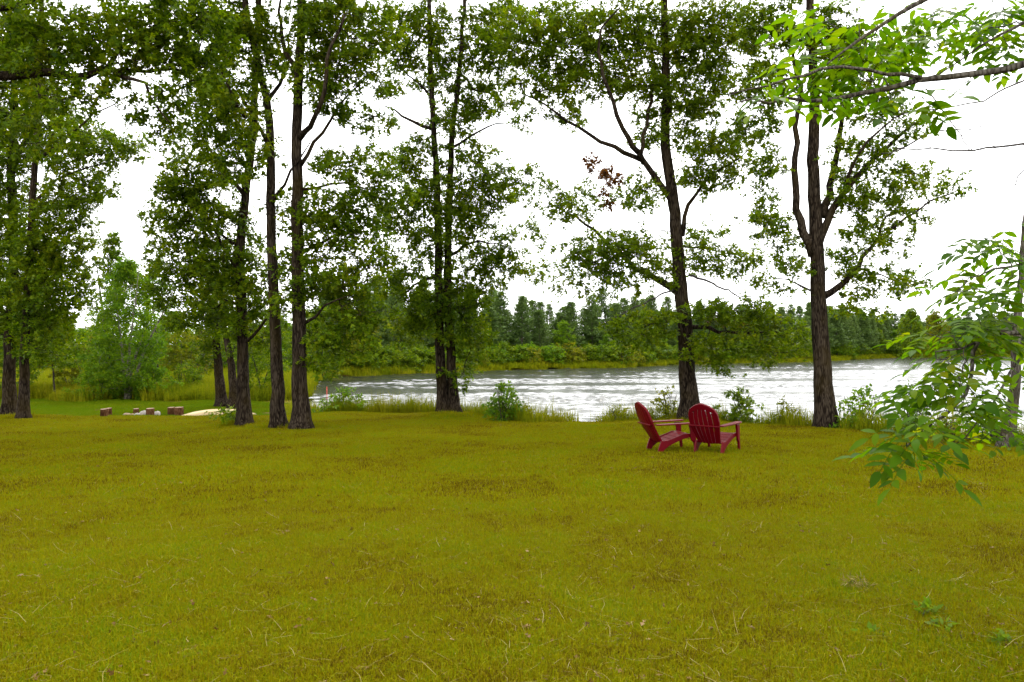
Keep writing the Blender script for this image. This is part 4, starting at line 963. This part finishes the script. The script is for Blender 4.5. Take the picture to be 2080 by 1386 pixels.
# ------------------------------------------------------------------ chairs
M_RED = noise_mat('red_plastic', [(.3, (.066, .0003, .0028)), (.7, (.088, .0004, .0036))], scale=3, rough=.40, bump=.05, bscale=90, bdist=.002, spec=.09)
def bevel(o, wdt=.006):
    b_ = o.modifiers.new('bevel', 'BEVEL'); b_.width = wdt; b_.segments = 2; b_.limit_method = 'ANGLE'
    return o
def chair(label, loc, rz):
    root = empty('garden_chair', loc, rz); tag(root, label, 'chair', None)
    # local frame: +Y is the front, X across
    S0 = np.array([0, -.20, .21]); rec = math.radians(27)                        # foot of the back, recline
    up = np.array([0, -math.sin(rec), math.cos(rec)]); nrm = np.array([0, math.cos(rec), math.sin(rec)])
    LB = .82
    def half_w(t):                                                                # outline of the back
        return np.interp(t, [0, .25, .55, .75, .86, .94, .98, 1.0], [.205, .245, .285, .275, .23, .15, .085, .03])
    def bp(xx, t, off):                                                          # point on the curved back
        return S0 + up * (LB * t) + np.array([xx, 0, 0]) + nrm * (off + .55 * xx * xx - .05 * math.sin(math.pi * t))
    ns = 6; gap = .010
    for k in range(ns):
        m = MB(); rows = []
        u0, u1 = -1 + 2 * k / ns, -1 + 2 * (k + 1) / ns
        um = (u0 + u1) / 2
        tmax = 0
        ts = np.linspace(.0, .90 - .17 * um * um, 12)
        for t in ts:
            W_ = half_w(t) - .022
            a, b_ = u0 * W_ + gap / 2, u1 * W_ - gap / 2
            rows.append([bp(a, t, 0), bp((a + b_) / 2, t, .002), bp(b_, t, 0), bp(b_, t, -.016), bp((a + b_) / 2, t, -.018), bp(a, t, -.016)])
        v = np.array(rows).reshape(-1, 3); fs_ = []
        for i in range(len(ts) - 1):
            for j in range(6):
                kk_ = (j + 1) % 6; fs_.append((i * 6 + j, i * 6 + kk_, (i + 1) * 6 + kk_, (i + 1) * 6 + j))
        fs_ += [tuple(range(5, -1, -1)), tuple((len(ts) - 1) * 6 + j for j in range(6))]
        m.add(v, fs_); m.build('back_slat', M_RED, root, smooth=False)
    # rim round the back: strip between outline and inset
    m = MB(); rows = []
    tt = list(np.linspace(0, 1, 22)); path = [(-1, t) for t in tt] + [(1, t) for t in tt[::-1]]
    for sg, t in path:
        W_ = half_w(t); ti = min(t, .90 - .02); Wi = max(0, half_w(min(t, .93)) - .034) if t < .93 else half_w(.93) * (1 - t) / .07 * .7
        o_ = (sg * W_, t); i_ = (sg * Wi, min(t, .93 - .05 * (1 - Wi / .3) * 0) if t < .80 else .80 + (t - .80) * .30)
        if t >= .80: i_ = (sg * Wi, .72 + .16 * (1 - (Wi / .26) ** 2) if Wi < .26 else .72)
        rows.append([bp(o_[0], o_[1], .008), bp(i_[0], i_[1], .006), bp(i_[0], i_[1], -.022), bp(o_[0], o_[1], -.026)])
    v = np.array(rows).reshape(-1, 3); fs_ = []
    for i in range(len(path) - 1):
        for j in range(4):
            kk_ = (j + 1) % 4; fs_.append((i * 4 + j, i * 4 + kk_, (i + 1) * 4 + kk_, (i + 1) * 4 + j))
    fs_ += [(3, 2, 1, 0), tuple((len(path) - 1) * 4 + j for j in range(4))]
    m.add(v, fs_); m.build('back_rim', M_RED, root, smooth=False)
    # seat: curved slats across
    prof = [(-.205, .225), (-.10, .235), (0, .262), (.10, .30), (.20, .338), (.29, .365), (.345, .36), (.365, .33)]
    for i in range(len(prof) - 1):
        (y0, z0), (y1, z1) = prof[i], prof[i + 1]
        dy, dz = (y1 - y0), (z1 - z0); L = math.hypot(dy, dz); ty, tz = dy / L, dz / L
        y0_, z0_, y1_, z1_ = y0 + ty * .004, z0 + tz * .004, y1 - ty * .004, z1 - tz * .004
        poly = [(-.235, y0_, z0_), (-.235, y1_, z1_), (-.235, y1_ + tz * .016, z1_ - ty * .016), (-.235, y0_ + tz * .016, z0_ - ty * .016)]
        m = MB(); m.prism(poly, (.47, 0, 0)); bevel(m.build('seat_slat', M_RED, root, smooth=False), .004)
    for sg in (-1, 1):
        x0 = sg * .235
        # side rail running down into the rear leg
        poly = [(.37, .365), (.37, .30), (.25, .275), (.12, .235), (.02, .19), (-.08, .145), (-.16, .085), (-.215, 0), (-.30, 0), (-.27, .12), (-.225, .245), (-.10, .25), (0, .28), (.10, .315), (.22, .36)]
        m = MB(); m.prism([(x0, a, c) for a, c in poly][::(1 if sg > 0 else -1)], (sg * .036, 0, 0)); bevel(m.build('rear_leg', M_RED, root, smooth=False))
        # front leg up to the arm
        poly = [(.43, 0), (.475, 0), (.44, .26), (.425, .52), (.30, .52), (.33, .42), (.335, .30), (.35, .24), (.395, .20)]
        m = MB(); m.prism([(x0 + sg * .036, a, c) for a, c in poly][::(1 if sg > 0 else -1)], (sg * .04, 0, 0)); bevel(m.build('front_leg', M_RED, root, smooth=False))
        # arm
        pl = [(-.06, -.33), (.045, -.33), (.07, .1), (.085, .36), (.07, .45), (.03, .475), (-.03, .47), (-.055, .42), (-.06, .1)]
        pts = [(sg * (.275 + a), yv, .522 + .035 * (yv + .33) / .8 * .6) for a, yv in pl]
        m = MB(); m.prism(pts[::(-1 if sg > 0 else 1)], (0, 0, .024)); bevel(m.build('armrest', M_RED, root, smooth=False), .008)
    # bar joining the arms behind the back
    m = MB(); yb = -.447
    m.box((0, yb, .535), (.56, .022, .024)); bevel(m.build('crossbar', M_RED, root, smooth=False))
    return root
pL = G(1355, 920); pR = G(1452, 923)
chair('red slatted garden chair seen side-on with its back to the open grass', (pL[0], pL[1] + .05, gz1(pL[0], pL[1]) + .0), math.radians(-76))
chair('red slatted garden chair with its back turned, partner nearer the broad oak', (pR[0], pR[1] + .05, gz1(pR[0], pR[1]) + .0), math.radians(-38))

# ------------------------------------------------------------------ fire ring: stumps, stones, canoe
M_LOG = bark_mat('log_bark', (.012, .004, .002), (.05, .02, .008), (.11, .055, .026), (.08, .04, .014))
M_CUT = noise_mat('cut_wood', [(.35, (.10, .055, .025)), (.65, (.2, .13, .07))], scale=14, bump=.2, bscale=40)
def stump(label, px, py, wpx, hpx):
    p = G(px, py); ppm = F_PX / p[1]; R, H = wpx / ppm / 2, hpx * 1.12 / ppm
    root = empty('log_stump', (p[0], p[1], gz1(p[0], p[1]))); tag(root, label, 'stump')
    n = 18; ang = np.linspace(0, 6.283, n, endpoint=False); rr_ = R * (1 + .05 * np.sin(3 * ang + RNG.uniform(0, 6)) + RNG.normal(0, .03, n))
    m = MB(); zz = [-.04, .04, H * .5, H - .015, H]; sc = [1.1, 1.03, 1.0, 1.0, .96]
    v = np.array([[rr_[j] * sc[i] * math.cos(ang[j]), rr_[j] * sc[i] * math.sin(ang[j]), zz[i] + (0 if i < 3 else .015 * math.sin(ang[j]))] for i in range(5) for j in range(n)])
    m.add(v, [(i * n + j, i * n + (j + 1) % n, (i + 1) * n + (j + 1) % n, (i + 1) * n + j) for i in range(4) for j in range(n)]); m.build('bark', M_LOG, root)
    m = MB(); v = np.array([[rr_[j] * .955 * math.cos(ang[j]), rr_[j] * .955 * math.sin(ang[j]), H - .002 + .015 * math.sin(ang[j])] for j in range(n)] + [[0, 0, H + .004]])
    m.add(v, [(j, (j + 1) % n, n) for j in range(n)]); m.build('cut_face', M_CUT, root)
stump('log stump farthest from the canoe, front one of two', 211, 849, 13.5, 16)
stump('log stump half hidden behind the one farthest from the canoe', 221, 845, 11.5, 14)
stump('pale log stump behind the fire ring stones', 277, 841, 11, 9.5)
stump('log stump standing against the white fire ring stones', 305, 849, 16, 17)
stump('reddish log stump, one place away from the canoe tip', 348, 844.5, 14, 15)
stump('grey-sided log stump touching the canoe tip', 364, 845.5, 17.5, 16)
M_STONE = noise_mat('pale_stone', [(.3, (.16, .14, .12)), (.7, (.32, .29, .25))], scale=5, bump=.5, bscale=18)
M_STONEB = noise_mat('brown_stone', [(.3, (.10, .065, .035)), (.7, (.24, .17, .09))], scale=5, bump=.5, bscale=18)
def stone(label, px, py, wpx, hpx, mat, seed):
    p = G(px, py); ppm = F_PX / p[1]; a, c = wpx * 1.25 / ppm / 2, hpx * 1.5 / ppm / 2
    r_ = np.random.default_rng(seed); m = MB(); nu, nv = 12, 7; v = []
    ph = r_.uniform(0, 6, 6)
    for i in range(nv):
        th = math.pi * i / (nv - 1)
        for j in range(nu):
            f = 2 * math.pi * j / nu; k = 1 + .13 * math.sin(2 * f + ph[0]) + .1 * math.sin(3 * f + ph[1] + th) + .08 * math.sin(5 * f + ph[2] - 2 * th)
            v.append((a * k * math.sin(th) * math.cos(f), a * .8 * k * math.sin(th) * math.sin(f), c * (.85 - math.cos(th) * -1 * (1 + .1 * math.sin(f + ph[3])))))
    fs_ = [(i * nu + j, (i + 1) * nu + j, (i + 1) * nu + (j + 1) % nu, i * nu + (j + 1) % nu) for i in range(nv - 1) for j in range(nu)]
    m.add(v, fs_); o = m.build('fire_ring_stone', mat); o.location = (p[0], p[1], gz1(p[0], p[1]) - .01); tag(o, label, 'stone')
stone('flat brown stone at the outer end of the fire ring', 258, 847, 14, 6, M_STONEB, 1)
stone('second flat brown stone of the fire ring', 268, 846.5, 10, 5, M_STONEB, 2)
stone('small grey stone in the middle of the fire ring', 280, 847, 10, 6, M_STONE, 3)
stone('large white rounded stone beside a log stump', 292, 846, 13, 9, M_STONE, 4)
stone('brown stone under the white rounded one', 287, 848, 11, 5, M_STONEB, 5)
stone('pale slanted stone at the canoe end of the fire ring', 319, 846, 13, 8, M_STONE, 6)

def canoe():
    p0 = G(361, 850); d_ = np.array([1.0, .45]); L = 3.5; ang = math.atan2(d_[1], d_[0])
    dirv = d_ / np.linalg.norm(d_); c = p0[:2] + dirv * L / 2
    root = empty('canoe', (c[0], c[1], gz1(c[0], c[1])), ang); tag(root, 'cream overturned canoe lying on the grass behind the leaning oak', 'canoe')
    m = MB(); nL, nS = 33, 15; v = []
    for i in range(nL):
        u = -1 + 2 * i / (nL - 1); wv = .42 * (1 - abs(u) ** 1.9) + .006; dp = .37 * (1 - .82 * abs(u) ** 2.2)
        fl = .55 + 1.1 * abs(u) ** 2                         # sections get hollow to the ends
        for j in range(nS):
            s = -1 + 2 * j / (nS - 1)
            v.append((u * L / 2, wv * s, .015 + dp * (1 - abs(s) ** (2.6 / fl)) ** (1 / (1 + .4 * (1 - abs(u))))))
    m.add(v, [(i * nS + j, (i + 1) * nS + j, (i + 1) * nS + j + 1, i * nS + j + 1) for i in range(nL - 1) for j in range(nS - 1)])
    cm = noise_mat('cream_hull', [(.3, (.30, .22, .10)), (.7, (.42, .32, .17))], scale=2.5, rough=.45, bump=.1, bscale=8)
    o = m.build('hull', cm, root)
    for sg in (-1, 1):
        m = MB(); pts = []
        for i in range(nL):
            u = -1 + 2 * i / (nL - 1); pts.append((u * L / 2, sg * (.42 * (1 - abs(u) ** 1.9) + .012), .02))
        m.tube(pts, [.017] * nL, 6); m.build('gunwale', cm, root)
    m = MB(); m.tube([(u * L / 2, 0, (.37 * (1 - .82 * abs(u) ** 2.2)) + .018) for u in np.linspace(-.97, .97, 25)], [.014] * 25, 5); m.build('keel', cm, root)
canoe()
# red marker stake in the bank grass
p = G(664, 836); m = MB(); H = 50 / (F_PX / p[1])
m.tube([(0, 0, -.1), (0.005, 0, H * .5), (0, 0, H)], [.02, .02, .018], 8)
o = m.build('marker_stake', noise_mat('red_paint', [(.3, (.45, .03, .03)), (.7, (.6, .06, .05))], bump=0)); o.location = (p[0], p[1], gz1(p[0], p[1])); tag(o, 'thin red marker stake in the bank grass by the water', 'stake')
# forked dead stick by the water
p = G(1222, 856); m = MB()
m.tube(catmull([(0, 0, -.05), (-.05, 0, .12), (-.13, 0, .22), (-.16, .02, .34)], .05), np.linspace(.016, .006, len(catmull([(0, 0, -.05), (-.05, 0, .12), (-.13, 0, .22), (-.16, .02, .34)], .05))), 5)
m.tube([(-.05, 0, .12), (-.02, 0, .2), (-.03, .01, .28)], [.009, .007, .004], 5)
o = m.build('dead_stick', M_TWIG); o.location = (p[0], p[1], gz1(p[0], p[1])); tag(o, 'bare forked stick poking up at the open gap to the water', 'stick')

# ------------------------------------------------------------------ litter, straws and weeds on the lawn
r = np.random.default_rng(77)
def lawn_points(n, ylo, yhi, pw=1.6):
    y = ylo + (yhi - ylo) * r.random(n) ** pw; x = r.uniform(-1, 1, n) * (.66 * y + .5)
    k = lake_sd(x, y) < -.4; return x[k], y[k]
x, y = lawn_points(7000, 3, 26)
for mx_, my_, h_, rr_ in MOUNDS:                                      # extra leaves round the trunks, their dark colour standing in for contact shade
    x = np.append(x, mx_ + r.normal(0, rr_ * 1.1, 170)); y = np.append(y, my_ + r.normal(0, rr_ * .9, 170))
pos = np.stack([x, y, gz(x, y) + r.uniform(.02, .055, len(x))], -1)
tag(link('leaf_litter', leaves_mesh('leaf_litter', pos, r.standard_normal((len(x), 3)) * np.array([1, 1, .2]), r.uniform(.010, .022, len(x)) + .05 * r.random(len(x)) ** 3, M_LITTER, OAK_T, tilt=.5, rng=r)), 'brown and grey fallen leaves scattered over the lawn', 'leaf litter', kind='stuff')
x, y = lawn_points(6500, 3, 16, 1.3); n = len(x)
a = r.uniform(0, 6.28, n); L = .025 + .19 * r.random(n) ** 2.2; bend = r.normal(0, .25, n)
p0 = np.stack([x, y, gz(x, y) + r.uniform(.02, .06, n)], -1); dv = np.stack([np.cos(a), np.sin(a), r.normal(0.1, .18, n)], -1); sv = np.stack([-np.sin(a), np.cos(a), np.zeros(n)], -1)
wd = .0011
v = np.stack([p0 - sv * wd, p0 + sv * wd, p0 + dv * L[:, None] * .5 + sv * (bend * L * .4 + wd)[:, None], p0 + dv * L[:, None] * .5 + sv * (bend * L * .4 - wd)[:, None], p0 + dv * L[:, None]], 1)
k = np.arange(n)[:, None] * 5
t = np.concatenate([k + np.array([[0, 1, 2]]), k + np.array([[0, 2, 3]]), k + np.array([[3, 2, 4]])], 0)
tag(link('dry_straw', tri_mesh('dry_straw', v.reshape(-1, 3), t, M_STRAW)), 'pale dry grass straws lying on the lawn', 'straw', kind='stuff')

M_WEED = leaf_mat('weed_leaves', [(.1, (.05, .10, .003)), (.5, (.075, .13, .005)), (.9, (.11, .16, .02))], 3)
# broadleaf weeds and a withered tuft in the foreground lawn
def lawn_weed(px, py, H, W, mat, label, seed, nm='broadleaf_weed', ncl=7, per=8, leaf=.06, template=OVAL_T):
    p = G(px, py, 2)
    pr = broad_proto(nm, seed, H, W, ncl, per, leaf, mat, M_TWIG, 3, .3, 'dome', template, tilt=.5)
    put_copy(pr, (p[0], p[1], gz1(p[0], p[1])), 0, (1, 1), label, 'weed', None)
for k, (px, py, sz, lab) in enumerate(((1885, 1252, .07, 'small broad-leaved weed just behind a paler spreading weed in the lawn'), (1775, 1300, .055, 'pair-leaved weed in the grass near fallen brown leaves'), (1915, 1290, .06, 'spreading weed in the lawn in front of a smaller broad-leaved one'), (2035, 1322, .065, 'lone weed in the lawn, farthest from the withered tuft'))):
    lawn_weed(px, py, sz, sz, M_WEED, lab, 601 + k, ncl=4, per=6, leaf=.055)
lawn_weed(1742, 1205, .09, .09, M_STRAW, 'withered brown grass tuft in the lawn', 606, 'withered_tuft', 14, 16, .06, (np.array([[0, 0, 0], [.5, .04, .04], [1, 0, -.05], [.5, -.04, .04]]), np.array([[0, 2, 1], [0, 3, 2]])))
